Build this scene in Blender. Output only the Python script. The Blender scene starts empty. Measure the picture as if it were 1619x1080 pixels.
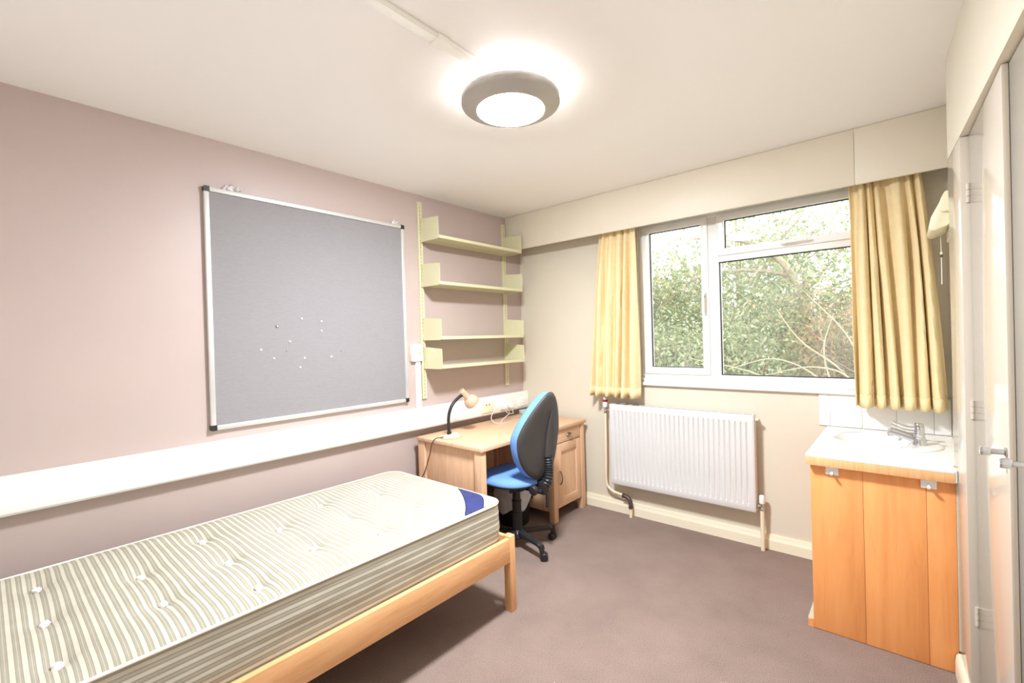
import bpy, bmesh, math, random
from mathutils import Vector, Matrix, noise
S = bpy.context.scene
C = S.collection
PI = math.pi
random.seed(7)

# ---------------------------------------------------------------- camera
CAM = Vector((2.71364, -3.29761, 1.40))
F = Vector((-0.65203069, 0.75816449, -0.00652584))
R = Vector((0.75799567, 0.65164105, -0.02839897))
U = Vector((0.01727859, 0.02346355, 0.99957537))
cd = bpy.data.cameras.new('camera'); cam = bpy.data.objects.new('camera', cd); C.objects.link(cam)
cd.sensor_fit = 'HORIZONTAL'; cd.sensor_width = 36.0; cd.lens = 36.0 * 725.35 / 1619.0
cd.clip_start = 0.02; cd.clip_end = 200
cam.matrix_world = Matrix(((R.x, U.x, -F.x, CAM.x), (R.y, U.y, -F.y, CAM.y), (R.z, U.z, -F.z, CAM.z), (0, 0, 0, 1)))
S.camera = cam

# ---------------------------------------------------------------- world, light, exposure
W = bpy.data.worlds.new('sky'); S.world = W; W.use_nodes = True
bg = W.node_tree.nodes['Background']
bg.inputs[0].default_value = (1.0, 1.0, 1.0, 1); bg.inputs[1].default_value = 1.15
S.view_settings.view_transform = 'Standard'; S.view_settings.look = 'None'
S.view_settings.gamma = 1.0; S.view_settings.use_curve_mapping = False
S.view_settings.exposure = 2.4
LAMP = 95.0          # radiance of the ceiling lamp's diffuser

# ---------------------------------------------------------------- materials
def lin(c):
    return tuple(((v / 255) / 12.92 if v / 255 <= 0.04045 else ((v / 255 + 0.055) / 1.055) ** 2.4) for v in c) + (1,)
def base(name):
    m = bpy.data.materials.new(name); m.use_nodes = True
    nt = m.node_tree; p = nt.nodes['Principled BSDF']
    return m, nt, p
def coords(nt, scale=(1, 1, 1)):
    tc = nt.nodes.new('ShaderNodeTexCoord'); mp = nt.nodes.new('ShaderNodeMapping')
    mp.inputs['Scale'].default_value = scale
    nt.links.new(tc.outputs['Object'], mp.inputs[0]); return mp.outputs[0]
def nz(nt, vec, scale, detail=4, rough=.6, dist=0):
    n = nt.nodes.new('ShaderNodeTexNoise'); n.inputs['Scale'].default_value = scale
    n.inputs['Detail'].default_value = detail; n.inputs['Roughness'].default_value = rough
    n.inputs['Distortion'].default_value = dist
    nt.links.new(vec, n.inputs['Vector']); return n.outputs['Fac']
def ramp(nt, fac, stops):
    r = nt.nodes.new('ShaderNodeValToRGB'); e = r.color_ramp.elements
    while len(e) > 1: e.remove(e[0])
    e[0].position = stops[0][0]; e[0].color = stops[0][1]
    for p, c in stops[1:]:
        q = e.new(p); q.color = c
    nt.links.new(fac, r.inputs[0]); return r.outputs[0]
def bump(nt, p, h, strength, dist=.01):
    b = nt.nodes.new('ShaderNodeBump'); b.inputs['Strength'].default_value = strength
    b.inputs['Distance'].default_value = dist
    nt.links.new(h, b.inputs['Height']); nt.links.new(b.outputs[0], p.inputs['Normal'])
def M(name, col, rough=.5, spec=.5, metal=0, vary=.04, vs=6, bmp=0, bs=200, scale=(1, 1, 1), coat=0):
    m, nt, p = base(name)
    p.inputs['Roughness'].default_value = rough; p.inputs['Metallic'].default_value = metal
    p.inputs['Specular IOR Level'].default_value = spec; p.inputs['Coat Weight'].default_value = coat
    v = coords(nt, scale); f = nz(nt, v, vs)
    c = lin(col)
    a = tuple(max(0, x * (1 - vary)) for x in c[:3]) + (1,); b = tuple(min(1, x * (1 + vary)) for x in c[:3]) + (1,)
    nt.links.new(ramp(nt, f, [(.3, a), (.7, b)]), p.inputs['Base Color'])
    if bmp: bump(nt, p, nz(nt, v, bs, 3), bmp, .002)
    return m
def wood(name, cols, scale, rough=.45, vs=7, coat=0, spec=.4):
    m, nt, p = base(name)
    v = coords(nt, scale); f = nz(nt, v, vs, 6, .65, .6)
    st = [(.28 + .44 * i / (len(cols) - 1), lin(c)) for i, c in enumerate(cols)]
    nt.links.new(ramp(nt, f, st), p.inputs['Base Color'])
    p.inputs['Roughness'].default_value = rough; p.inputs['Specular IOR Level'].default_value = spec
    p.inputs['Coat Weight'].default_value = coat; p.inputs['Coat Roughness'].default_value = .25
    bump(nt, p, nz(nt, v, vs * 4, 3), .12, .001)
    return m
def math_n(nt, op, a, b=None):
    n = nt.nodes.new('ShaderNodeMath'); n.operation = op
    for i, x in enumerate((a, b)):
        if x is None: continue
        if isinstance(x, (int, float)): n.inputs[i].default_value = x
        else: nt.links.new(x, n.inputs[i])
    return n.outputs[0]
def ticking(name, axis, period, phase=0.0):
    """striped mattress ticking: broad grey-green bands of fine threads on cream"""
    m, nt, p = base(name)
    tc = nt.nodes.new('ShaderNodeTexCoord'); sp = nt.nodes.new('ShaderNodeSeparateXYZ')
    nt.links.new(tc.outputs['Object'], sp.inputs[0])
    q = math_n(nt, 'FRACT', math_n(nt, 'ADD', math_n(nt, 'DIVIDE', sp.outputs[axis], period), 50 + phase))
    cream = lin((206, 199, 182)); band = lin((165, 159, 142)); dark = lin((134, 128, 112))
    st = [(0, cream), (.38, cream), (.42, dark), (.47, band), (.66, band), (.70, cream), (.73, band), (.90, band), (.95, dark), (.99, cream)]
    c = ramp(nt, q, st)
    mx = nt.nodes.new('ShaderNodeMix'); mx.data_type = 'RGBA'; mx.blend_type = 'MULTIPLY'
    mx.inputs[0].default_value = .35
    nt.links.new(c, mx.inputs[6])
    nt.links.new(ramp(nt, nz(nt, coords(nt), 14, 3), [(.3, (.72, .71, .66, 1)), (.7, (1, 1, 1, 1))]), mx.inputs[7])
    nt.links.new(mx.outputs[2], p.inputs['Base Color'])
    p.inputs['Roughness'].default_value = .9; p.inputs['Specular IOR Level'].default_value = .15
    bump(nt, p, nz(nt, coords(nt), 500, 2), .25, .001)
    return m
def emit(name, col, s):
    m, nt, p = base(name)
    p.inputs['Base Color'].default_value = lin(col); p.inputs['Emission Color'].default_value = lin(col)
    p.inputs['Emission Strength'].default_value = s; return m
def glass_mat(name):
    m = bpy.data.materials.new(name); m.use_nodes = True; nt = m.node_tree; nt.nodes.clear()
    out = nt.nodes.new('ShaderNodeOutputMaterial'); tr = nt.nodes.new('ShaderNodeBsdfTransparent')
    tr.inputs[0].default_value = (.97, .98, .975, 1)
    gl = nt.nodes.new('ShaderNodeBsdfGlossy'); gl.inputs['Roughness'].default_value = .015
    fr = nt.nodes.new('ShaderNodeFresnel'); fr.inputs[0].default_value = 1.3
    mx = nt.nodes.new('ShaderNodeMixShader'); nt.links.new(fr.outputs[0], mx.inputs[0])
    nt.links.new(tr.outputs[0], mx.inputs[1]); nt.links.new(gl.outputs[0], mx.inputs[2])
    df = nt.nodes.new('ShaderNodeBsdfTranslucent'); df.inputs[0].default_value = (.9, .93, .9, 1)
    m2 = nt.nodes.new('ShaderNodeMixShader')
    v = coords(nt, (1, 1, .5))
    nt.links.new(ramp(nt, nz(nt, v, 2.2, 5), [(.35, (.012, .012, .012, 1)), (.72, (.075, .075, .075, 1))]), m2.inputs[0])
    nt.links.new(mx.outputs[0], m2.inputs[1]); nt.links.new(df.outputs[0], m2.inputs[2])
    nt.links.new(m2.outputs[0], out.inputs[0]); return m
def leaf_mat(name, cols):
    m, nt, p = base(name)
    g = nt.nodes.new('ShaderNodeNewGeometry')
    st = [(i / max(1, len(cols) - 1), lin(c)) for i, c in enumerate(cols)]
    r = ramp(nt, g.outputs['Random Per Island'], st)
    nt.links.new(r, p.inputs['Base Color']); p.inputs['Roughness'].default_value = .45
    tl = nt.nodes.new('ShaderNodeBsdfTranslucent'); nt.links.new(r, tl.inputs[0])
    mx = nt.nodes.new('ShaderNodeMixShader'); mx.inputs[0].default_value = .35
    out = nt.nodes['Material Output']
    nt.links.new(p.outputs[0], mx.inputs[1]); nt.links.new(tl.outputs[0], mx.inputs[2]); nt.links.new(mx.outputs[0], out.inputs[0])
    return m

MT = {}
MT['cream'] = M('cream_paint', (222, 213, 194), .55, .35, vary=.012, vs=3, bmp=.03, bs=60)
MT['pelmet'] = M('pelmet_paint', (228, 218, 198), .45, .4, vary=.01, vs=3)
MT['ceil'] = M('ceiling_paint', (253, 250, 247), .6, .3, vary=.012, vs=1.5, bmp=.03, bs=40)
MT['mauve'] = M('mauve_paint', (189, 171, 164), .38, .45, vary=.02, vs=2.5, bmp=.04, bs=90)
MT['gloss'] = M('cream_gloss_paint', (204, 194, 179), .11, .5, vary=.01, vs=3)
MT['skirt'] = M('skirting_paint', (246, 236, 210), .3, .45, vary=.012, vs=5)
MT['white'] = M('white_plastic', (247, 245, 240), .3, .45, vary=.008)
MT['upvc'] = M('white_window_plastic', (246, 243, 238), .28, .45, vary=.01)
MT['gasket'] = M('black_rubber_gasket', (52, 55, 60), .6, .3)
MT['trunk'] = M('cream_white_plastic', (253, 251, 245), .35, .4, vary=.008)
MT['tile'] = M('white_glazed_tile', (246, 242, 238), .12, .5, vary=.012)
MT['grout'] = M('pale_grout', (226, 216, 200), .9, .2)
MT['ceramic'] = M('white_ceramic', (246, 245, 243), .08, .5, vary=.004)
MT['laminate'] = M('off_white_laminate', (250, 247, 240), .25, .45, vary=.01)
MT['chrome'] = M('chrome', (205, 208, 212), .08, .5, 1, vary=.01)
MT['brushed'] = M('brushed_nickel', (150, 148, 142), .28, .5, 1, vary=.03)
MT['alu'] = M('satin_aluminium', (226, 226, 224), .32, .5, .6, vary=.02)
MT['silver'] = M('silver_grey_lacquer', (184, 180, 173), .42, .5, .15, vary=.02)
MT['felt'] = M('grey_felt_fabric', (146, 142, 143), .95, .1, vary=.05, vs=160, bmp=.3, bs=600, scale=(1, .25, 1))
MT['black'] = M('black_plastic', (38, 38, 40), .42, .45, vary=.06)
MT['blackg'] = M('charcoal_shell_plastic', (66, 63, 61), .5, .4, vary=.05)
MT['darkgap'] = M('dark_slot', (150, 140, 110), .8, .2)
MT['blue'] = M('blue_wool_fabric', (116, 158, 228), .9, .15, vary=.07, vs=120, bmp=.35, bs=500)
MT['navy'] = M('navy_satin_label', (46, 52, 104), .55, .35, vary=.08, vs=14)
MT['sage'] = M('pale_sage_metal', (216, 210, 172), .4, .45, vary=.015)
MT['curtain'] = M('mustard_cream_cotton', (240, 217, 170), .9, .1, vary=.035, vs=20, bmp=.12, bs=500)
MT['radi'] = M('white_radiator_enamel', (222, 220, 217), .28, .45, vary=.006)
MT['pipe'] = M('cream_painted_pipe', (246, 230, 200), .35, .45)
MT['bronze'] = M('dull_brown_copper', (92, 78, 68), .45, .4, .4, vary=.1)
MT['red'] = M('red_plastic', (150, 40, 50), .4)
MT['amber'] = M('orange_neon_rocker', (226, 120, 60), .35)
MT['clear'] = M('clear_tape', (240, 236, 234), .25, .5, vary=.06, vs=60)
MT['liner'] = M('white_bin_liner_film', (206, 206, 208), .35, .5, vary=.08, vs=25)
MT['lampshade'] = M('warm_beige_lacquer', (206, 176, 148), .25, .5, vary=.02)
MT['lampbase'] = M('ivory_lacquer', (222, 204, 172), .3, .45, vary=.02)
MT['yellowish'] = M('yellowish_plastic', (246, 238, 205), .3, .45, vary=.02)  # even pale yellow tone for one socket plate and the shaver light
MT['yellow'] = M('yellow_bulb', (246, 214, 110), .5, .3)  # plain yellow colour of the desk lamp's bulb
MT['cable'] = M('grey_white_cable', (214, 204, 196), .45)
MT['glassgreen'] = M('pale_green_plastic', (190, 205, 196), .25)
MT['cotton'] = M('white_cotton_tuft', (240, 238, 240), .95, .1)
MT['piping'] = M('cream_tape_piping', (250, 244, 226), .85, .15)
MT['top'] = ticking('mattress_ticking_across', 1, .0245)
MT['side'] = ticking('mattress_ticking_along', 2, .0262, .18)
MT['mirror'] = M('mirror_silvering', (235, 238, 236), .02, .5, 1, vary=0)
MT['diff'] = emit('lit_lamp_diffuser', (240, 247, 255), LAMP)
MT['glass'] = glass_mat('window_glass')
beech = [(212, 168, 130), (226, 184, 148), (232, 194, 160)]
MT['beech_y'] = wood('beech_grain_along', beech, (5, .5, 5))
MT['beech_x'] = wood('beech_grain_across', beech, (.5, 5, 5))
MT['beech_z'] = wood('beech_grain_upright', beech, (5, 5, .5))
pine = [(212, 156, 104), (228, 174, 122), (235, 186, 136)]
MT['pine_y'] = wood('honey_pine_along', pine, (6, .6, 6), .35)
MT['pine_z'] = wood('honey_pine_upright', pine, (6, 6, .6), .35)
MT['pine_x'] = wood('honey_pine_across', pine, (.6, 6, 6), .35)
MT['ply'] = wood('orange_plywood', [(238, 156, 90), (250, 170, 102), (253, 180, 114)], (4, 4, .35), .4, 5)
MT['plyedge'] = wood('orange_edge_strip', [(228, 168, 108), (242, 188, 132), (246, 198, 146)], (9, 9, .7), .4, 8)
def carpet():
    m, nt, p = base('brown_carpet')
    v = coords(nt); a = nz(nt, v, 3.0, 6, .65); b = nz(nt, v, 260, 2)
    c1 = ramp(nt, a, [(.30, lin((138, 119, 110))), (.52, lin((146, 126, 116))), (.74, lin((153, 133, 123)))])
    c2 = ramp(nt, b, [(.3, (.62, .62, .62, 1)), (.7, (1.25, 1.25, 1.25, 1))])
    mx = nt.nodes.new('ShaderNodeMix'); mx.data_type = 'RGBA'; mx.blend_type = 'MULTIPLY'; mx.inputs[0].default_value = 1
    nt.links.new(c1, mx.inputs[6]); nt.links.new(c2, mx.inputs[7]); nt.links.new(mx.outputs[2], p.inputs['Base Color'])
    p.inputs['Roughness'].default_value = 1; p.inputs['Specular IOR Level'].default_value = .05
    bump(nt, p, b, .6, .004); return m
MT['carpet'] = carpet()
MT['grass'] = M('outdoor_grass', (96, 120, 62), .9, .1, vary=.3, vs=8)
MT['bark'] = M('grey_brown_bark', (138, 126, 108), .9, .1, vary=.3, vs=20, bmp=.5, bs=60)
MT['leafg'] = leaf_mat('green_leaves', [(80, 94, 58), (104, 118, 76), (130, 142, 96), (98, 110, 76), (156, 162, 116), (178, 150, 108)])
MT['leafp'] = leaf_mat('pale_green_leaves', [(106, 116, 82), (132, 142, 104), (150, 158, 120), (116, 128, 94), (168, 174, 136)])
MT['leafr'] = leaf_mat('russet_leaves', [(98, 84, 54), (126, 98, 66), (112, 120, 70), (150, 110, 80), (92, 104, 60), (170, 128, 96)])

# ---------------------------------------------------------------- mesh helpers
def nb(): return bmesh.new()
def box(bm, x0, x1, y0, y1, z0, z1, bev=0, seg=2):
    m = Matrix.Translation(((x0 + x1) / 2, (y0 + y1) / 2, (z0 + z1) / 2)) @ Matrix.Diagonal((abs(x1 - x0), abs(y1 - y0), abs(z1 - z0), 1))
    r = bmesh.ops.create_cube(bm, size=1, matrix=m)
    if bev:
        es = list({e for v in r['verts'] for e in v.link_edges})
        bmesh.ops.bevel(bm, geom=es, offset=bev, segments=seg, affect='EDGES', profile=.5)
    return bm
def bx(*a, **k): return box(nb(), *a, **k)
def catmull(pts, n=8):
    P = [Vector(p) for p in pts]; P = [P[0] * 2 - P[1]] + P + [P[-1] * 2 - P[-2]]; out = []
    for i in range(1, len(P) - 2):
        a, b, c, d = P[i - 1:i + 3]
        for k in range(n):
            t = k / n
            out.append(.5 * ((2 * b) + (c - a) * t + (2 * a - 5 * b + 4 * c - d) * t * t + (3 * b - a - 3 * c + d) * t ** 3))
    out.append(P[-2].copy()); return out
def tube(bm, pts, r, n=10, caps=True):
    pts = [Vector(p) for p in pts]; rs = r if isinstance(r, (list, tuple)) else [r] * len(pts)
    rings = []; up = None
    for i, p in enumerate(pts):
        t = (pts[min(i + 1, len(pts) - 1)] - pts[max(i - 1, 0)]).normalized()
        if up is None:
            up = t.orthogonal().normalized()
        else:
            up = (up - t * up.dot(t))
            up = up.normalized() if up.length > 1e-6 else t.orthogonal().normalized()
        s = t.cross(up)
        rings.append([bm.verts.new(p + rs[i] * (up * math.cos(2 * PI * k / n) + s * math.sin(2 * PI * k / n))) for k in range(n)])
    for a, b in zip(rings, rings[1:]):
        for k in range(n):
            bm.faces.new((a[k], a[(k + 1) % n], b[(k + 1) % n], b[k]))
    if caps:
        bm.faces.new(rings[0][::-1]); bm.faces.new(rings[-1])
    return bm
def lathe(bm, prof, mat=None, n=32, sx=1, sy=1, cap=False):
    """prof: list of (radius, z) revolved about z, then moved by mat"""
    mat = mat or Matrix(); rings = []
    for r, z in prof:
        if r < 1e-6: rings.append([bm.verts.new(mat @ Vector((0, 0, z)))])
        else: rings.append([bm.verts.new(mat @ Vector((r * sx * math.cos(2 * PI * k / n), r * sy * math.sin(2 * PI * k / n), z))) for k in range(n)])
    for a, b in zip(rings, rings[1:]):
        for k in range(n):
            k2 = (k + 1) % n
            if len(a) == 1 and len(b) == 1: continue
            if len(a) == 1: bm.faces.new((a[0], b[k2], b[k]))
            elif len(b) == 1: bm.faces.new((a[k], a[k2], b[0]))
            else: bm.faces.new((a[k], a[k2], b[k2], b[k]))
    if cap:
        if len(rings[0]) > 1: bm.faces.new(rings[0][::-1])
        if len(rings[-1]) > 1: bm.faces.new(rings[-1])
    return bm
def along(p, d):
    """matrix placing local +z along d at p"""
    d = Vector(d).normalized(); return Matrix.Translation(Vector(p)) @ d.to_track_quat('Z', 'Y').to_matrix().to_4x4()
def prism(bm, poly, axis, a, b):
    """poly: 2D outline extruded along axis ('x','y','z') from a to b"""
    def v(p, t):
        return {'x': (t, p[0], p[1]), 'y': (p[0], t, p[1]), 'z': (p[0], p[1], t)}[axis]
    A = [bm.verts.new(v(p, a)) for p in poly]; B = [bm.verts.new(v(p, b)) for p in poly]; n = len(poly)
    for i in range(n): bm.faces.new((A[i], A[(i + 1) % n], B[(i + 1) % n], B[i]))
    bm.faces.new(A[::-1]); bm.faces.new(B); return bm
def grid(bm, nu, nv, fn, close_u=False):
    V = [[bm.verts.new(fn(i / (nu if close_u else nu - 1), j / (nv - 1))) for j in range(nv)] for i in range(nu)]
    for i in range(nu if close_u else nu - 1):
        for j in range(nv - 1):
            i2 = (i + 1) % nu
            bm.faces.new((V[i][j], V[i2][j], V[i2][j + 1], V[i][j + 1]))
    return V
def root_loc(o):
    v = Vector((0, 0, 0))
    while o is not None: v += o.location; o = o.parent
    return v
def obj(name, bm, mat, parent=None, smooth=35, origin=None, local=False):
    """link a bmesh (world coordinates unless local) as ONE mesh object"""
    bmesh.ops.recalc_face_normals(bm, faces=bm.faces)
    if not local:
        off = root_loc(parent) if parent else Vector(origin or (0, 0, 0))
        bmesh.ops.translate(bm, verts=bm.verts, vec=-off)
    me = bpy.data.meshes.new(name); bm.to_mesh(me); bm.free()
    if smooth:
        for p in me.polygons: p.use_smooth = True
        me.set_sharp_from_angle(angle=math.radians(smooth))
    for mm in (mat if isinstance(mat, (list, tuple)) else [mat]): me.materials.append(MT[mm] if isinstance(mm, str) else mm)
    o = bpy.data.objects.new(name, me); C.objects.link(o)
    if parent: o.parent = parent
    elif origin and not local: o.location = origin
    return o
def tag(o, label=None, cat=None, group=None, kind=None):
    if label: o['label'] = label
    if cat: o['category'] = cat
    if group: o['group'] = group
    if kind: o['kind'] = kind
    return o
def thing(name, label, cat, loc=(0, 0, 0), group=None):
    o = bpy.data.objects.new(name, None); C.objects.link(o); o.location = loc; o.empty_display_size = .05
    return tag(o, label, cat, group)
def struct(name, bm, mat, **k):
    o = obj(name, bm, mat, **k); o['kind'] = 'structure'; return o
def share(src, parent, loc):
    o = src.copy(); C.objects.link(o); o.parent = parent; o.location = loc; return o

# ---------------------------------------------------------------- the room
H = 2.478
YF = -3.78                     # wall behind the camera
TH = math.radians(3.3)         # the wardrobe front stands slightly askew
E = Vector((2.852, -0.715, 0))
PD = Vector((math.sin(TH), -math.cos(TH), 0)); PN = Vector((math.cos(TH), math.sin(TH), 0))
PEND = E + PD * 3.56
tag(struct('floor', bx(-.15, 3.9, YF - .1, .25, -.1, 0), 'carpet', smooth=0), 'dark brown short pile carpet across the whole room')
tag(struct('ceiling', bx(-.15, 3.9, YF - .1, .25, H, H + .12), 'ceil', smooth=0), 'plain off-white painted ceiling')
tag(struct('wall_left', bx(-.15, 0, YF - .1, .25, 0, H), 'mauve', smooth=0), 'mauve painted long wall behind bed and desk')
# window wall with its opening
WX0, WX1, WZ0, WZ1 = 1.165, 2.74, 1.045, 2.235
bm = nb()
box(bm, 0, WX0, 0, .22, 0, H); box(bm, WX1, 3.1, 0, .22, 0, H)
box(bm, WX0, WX1, 0, .22, 0, WZ0); box(bm, WX0, WX1, 0, .22, WZ1, H)
wb = tag(struct('wall_back', bm, 'cream', smooth=0), 'cream painted wall around the window')
# splashback tiles are pieces of that wall
xs = [2.306, 2.361, 2.513, 2.665, 2.817, 2.884]
obj('grout_bed', bx(2.305, 2.884, -.0045, 0, .826, 1.018), 'grout', wb, smooth=0)
for a, b in zip(xs, xs[1:]):
    obj('tile', bx(a + .001, b - .001, -.008, -.001, .8275, 1.0175, bev=.0015), 'tile', wb)
# right side: niche wall beside the basin and the wall over the wardrobe
bm = nb()
prism(bm, [(2.887, 0), (2.887, -.70), (E.x + .012, -.715), (3.1, -.715), (3.1, 0)], 'z', 0, H)
wr = tag(struct('wall_right', bm, 'cream', smooth=0), 'cream painted wall beside the wash basin and over the wardrobe doors')
bm = nb()
prism(bm, [(E.x, E.y), (PEND.x, PEND.y), (PEND.x + .7, PEND.y), (E.x + .7, E.y)], 'z', 2.075, H)
obj('overpanel', bm, 'cream', wr, smooth=0)
tag(struct('wall_front', bx(0, 3.9, YF - .1, YF, 0, H), 'ceil', smooth=0), 'plain off-white wall behind the viewer')
# skirting boards
def skirt_prof(t, h): return [(0, 0), (-t, 0), (-t, h * .62), (-t * .75, h * .78), (-t * .55, h), (0, h)]
bm = nb(); prism(bm, skirt_prof(.02, .095), 'x', .001, 2.352)
tag(struct('baseboard_back', bm, 'skirt', smooth=0), 'cream skirting board under the radiator')
bm = nb(); prism(bm, [(-p[0], p[1]) for p in skirt_prof(.016, .09)], 'y', YF, 0)
tag(struct('baseboard_left', bm, 'mauve', smooth=0), 'painted skirting board along the mauve wall')
# pelmet over the window, two boards
tr = struct('trim_1', bx(.001, 2.884, -.197, -.001, H - .022, H - .001), 'pelmet', smooth=0)
tag(tr, 'deep cream pelmet board across the top of the window wall')
obj('pelmet_board', bx(.002, 2.5155, -.199, -.181, 2.176, H - .001, bev=.002), 'pelmet', tr)
obj('pelmet_board', bx(2.5165, 2.883, -.199, -.181, 2.176, H - .001, bev=.002), 'pelmet', tr)
obj('curtain_track', bx(.75, 2.86, -.112, -.092, 2.232, 2.25), 'white', tr, smooth=0)
for x in (.8, 1.5, 2.2, 2.82): obj('track_bracket', bx(x - .01, x + .01, -.112, -.001, 2.25, 2.262), 'white', tr, smooth=0)

# ---------------------------------------------------------------- window
win = thing('window_1', 'white plastic window with a side casement and a top-hung vent', None, (1.95, .03, WZ0)); win['kind'] = 'structure'
FY0, FY1 = .03, .10            # frame depth
def rect_frame(x0, x1, z0, z1, w, y0, y1, bev=.004):
    """four mitred members"""
    wl, wr_, wb_, wt = w if isinstance(w, tuple) else (w,) * 4
    bm = nb()
    o = [(x0, z0), (x1, z0), (x1, z1), (x0, z1)]; i = [(x0 + wl, z0 + wb_), (x1 - wr_, z0 + wb_), (x1 - wr_, z1 - wt), (x0 + wl, z1 - wt)]
    Vs = [[bm.verts.new((p[0], y, p[1])) for p in q] for y in (y0, y1) for q in (o, i)]
    of, nf, ob, ib = Vs
    for k in range(4):
        k2 = (k + 1) % 4
        bm.faces.new((of[k], of[k2], nf[k2], nf[k])); bm.faces.new((ob[k], ib[k], ib[k2], ob[k2]))
        bm.faces.new((of[k], ob[k], ob[k2], of[k2])); bm.faces.new((nf[k], nf[k2], ib[k2], ib[k]))
    if bev: bmesh.ops.bevel(bm, geom=[e for e in bm.edges], offset=bev, segments=2, affect='EDGES', profile=.5)
    return bm
MX0, MX1 = 1.668, 1.742        # mullion
TZ0, TZ1 = 1.885, 1.935        # transom
fr = obj('outer_frame', rect_frame(WX0, WX1, WZ0, WZ1, (.042, .042, .06, .035), FY0, FY1), 'upvc', win)
obj('mullion', bx(MX0, MX1, FY0 + .001, FY1 - .001, WZ0 + .058, WZ1 - .033, bev=.004), 'upvc', win)
obj('transom', bx(MX1 - .004, WX1 - .04, FY0 + .002, FY1 - .002, TZ0, TZ1, bev=.004), 'upvc', win)
def sash(name, x0, x1, z0, z1, w, proud):
    s = obj(name, rect_frame(x0, x1, z0, z1, w, FY0 - proud, FY1 - .01, .006), 'upvc', win)
    pane(x0 + w, x1 - w, z0 + w, z1 - w, s); return s
def pane(x0, x1, z0, z1, par):
    obj('gasket', rect_frame(x0 - .001, x1 + .001, z0 - .001, z1 + .001, .006, FY0 + .018, FY0 + .034, 0), 'gasket', par, smooth=0)
    obj('glass_pane', bx(x0 + .002, x1 - .002, FY0 + .024, FY0 + .028, z0 + .002, z1 - .002), 'glass', par, smooth=0)
cas = sash('casement', 1.196, 1.676, 1.105, 2.212, .047, .014)
ven = sash('top_vent', 1.735, WX1 - .03, 1.925, 2.212, .047, .014)
pane(MX1, WX1 - .042, WZ0 + .062, TZ0, win)
# handles
bm = box(nb(), 1.640, 1.662, .003, .016, 1.62, 1.69, bev=.005); tube(bm, [(1.651, .004, 1.675), (1.651, -.022, 1.672)], .009, 12)
h1 = obj('handle', bm, 'white', cas); bm = nb(); tube(bm, [(1.651, -.02, 1.68), (1.651, -.026, 1.63), (1.650, -.024, 1.54)], [.010, .009, .008], 10)
obj('lever', bm, 'white', h1); bm = nb(); lathe(bm, [(0, -.003), (.006, -.002), (.006, 0), (0, 0)], along((1.651, .003, 1.655), (0, 1, 0)), 12); obj('lock_button', bm, 'bronze', h1)
bm = box(nb(), 2.12, 2.19, .003, .016, 1.938, 1.96, bev=.005); tube(bm, [(2.135, .004, 1.949), (2.135, -.022, 1.949)], .009, 12)
h2 = obj('handle', bm, 'white', ven); bm = nb(); tube(bm, [(2.125, -.02, 1.949), (2.18, -.027, 1.95), (2.275, -.024, 1.953)], [.010, .009, .008], 10)
obj('lever', bm, 'white', h2); bm = nb(); lathe(bm, [(0, -.003), (.006, -.002), (.006, 0), (0, 0)], along((2.16, .003, 1.949), (0, 1, 0)), 12); obj('lock_button', bm, 'bronze', h2)
obj('window_sill', box(box(nb(), WX0 - .004, WX1 + .004, -.028, .06, 1.018, WZ0, bev=.006), WX0 - .002, WX1 + .002, -.004, .05, WZ0, WZ0 + .03, bev=.005), 'upvc', win)
obj('outer_cill', bx(WX0, WX1, .09, .27, WZ0 - .03, WZ0, bev=.004), 'upvc', win)

# ---------------------------------------------------------------- curtains
def curtain(label, xt0, xt1, xb0, xb1, z0, z1, folds, seed):
    t = thing('curtain', label, 'curtain', ((xt0 + xt1) / 2, -.10, z0))
    rng = random.Random(seed); ph = [rng.uniform(-.5, .5) for _ in range(folds + 2)]; am = [rng.uniform(.7, 1.25) for _ in range(folds + 2)]
    NU, NV = folds * 14 + 1, 44
    def fn(u, v):
        z = z1 + (z0 - z1) * v
        w = u + .012 * math.sin(5 * v + 9 * u + seed)
        x = (xt0 + (xt1 - xt0) * w) * (1 - v ** .8) + (xb0 + (xb1 - xb0) * w) * v ** .8
        w = w + .55 / folds * noise.noise(Vector((w * folds * .8, seed * 3.7, v * .5))); f = w * folds; k = int(max(0, min(folds - 1, f)))
        s = math.sin(2 * PI * f + ph[k] * .4 * math.sin(PI * (f - k)) + .5 * math.sin(3.1 * v + k))
        a = (.016 + .02 * min(1, v * 2.2)) * am[k]
        gather = .006 * math.sin(2 * PI * f * 3) * max(0, 1 - v * 9)
        s2 = math.copysign(abs(s) ** .8, s)
        y = -.105 + a * s2 + gather + .004 * math.sin(7 * v + 4 * f)
        x += .008 * math.cos(2 * PI * f + .6) * min(1, v * 3)
        return Vector((x, y, z + .004 * math.sin(2 * PI * f + 1) * v))
    bm = nb(); grid(bm, NU, NV, fn)
    o = obj('fabric_panel', bm, 'curtain', t, smooth=60)
    sm = o.modifiers.new('thickness', 'SOLIDIFY'); sm.thickness = .003
    # stitched hem and heading tape follow the same folds
    def hem(u, v):
        p = fn(u, 1 - .055 * v); return p + Vector((0, -.0035, 0))
    bm = nb(); grid(bm, NU, 3, hem); o = obj('hem', bm, 'curtain', t, smooth=60)
    sm = o.modifiers.new('thickness', 'SOLIDIFY'); sm.thickness = .002
    def head(u, v):
        p = fn(u, .0 + .045 * v); return p + Vector((0, .006, 0))
    bm = nb(); grid(bm, NU, 3, head); o = obj('heading_tape', bm, 'curtain', t, smooth=60)
    sm = o.modifiers.new('thickness', 'SOLIDIFY'); sm.thickness = .002
    return t
curtain('narrow mustard cream curtain hanging left of the window over the radiator valve', .905, 1.205, .775, 1.205, .925, 2.235, 5, 3)
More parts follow.
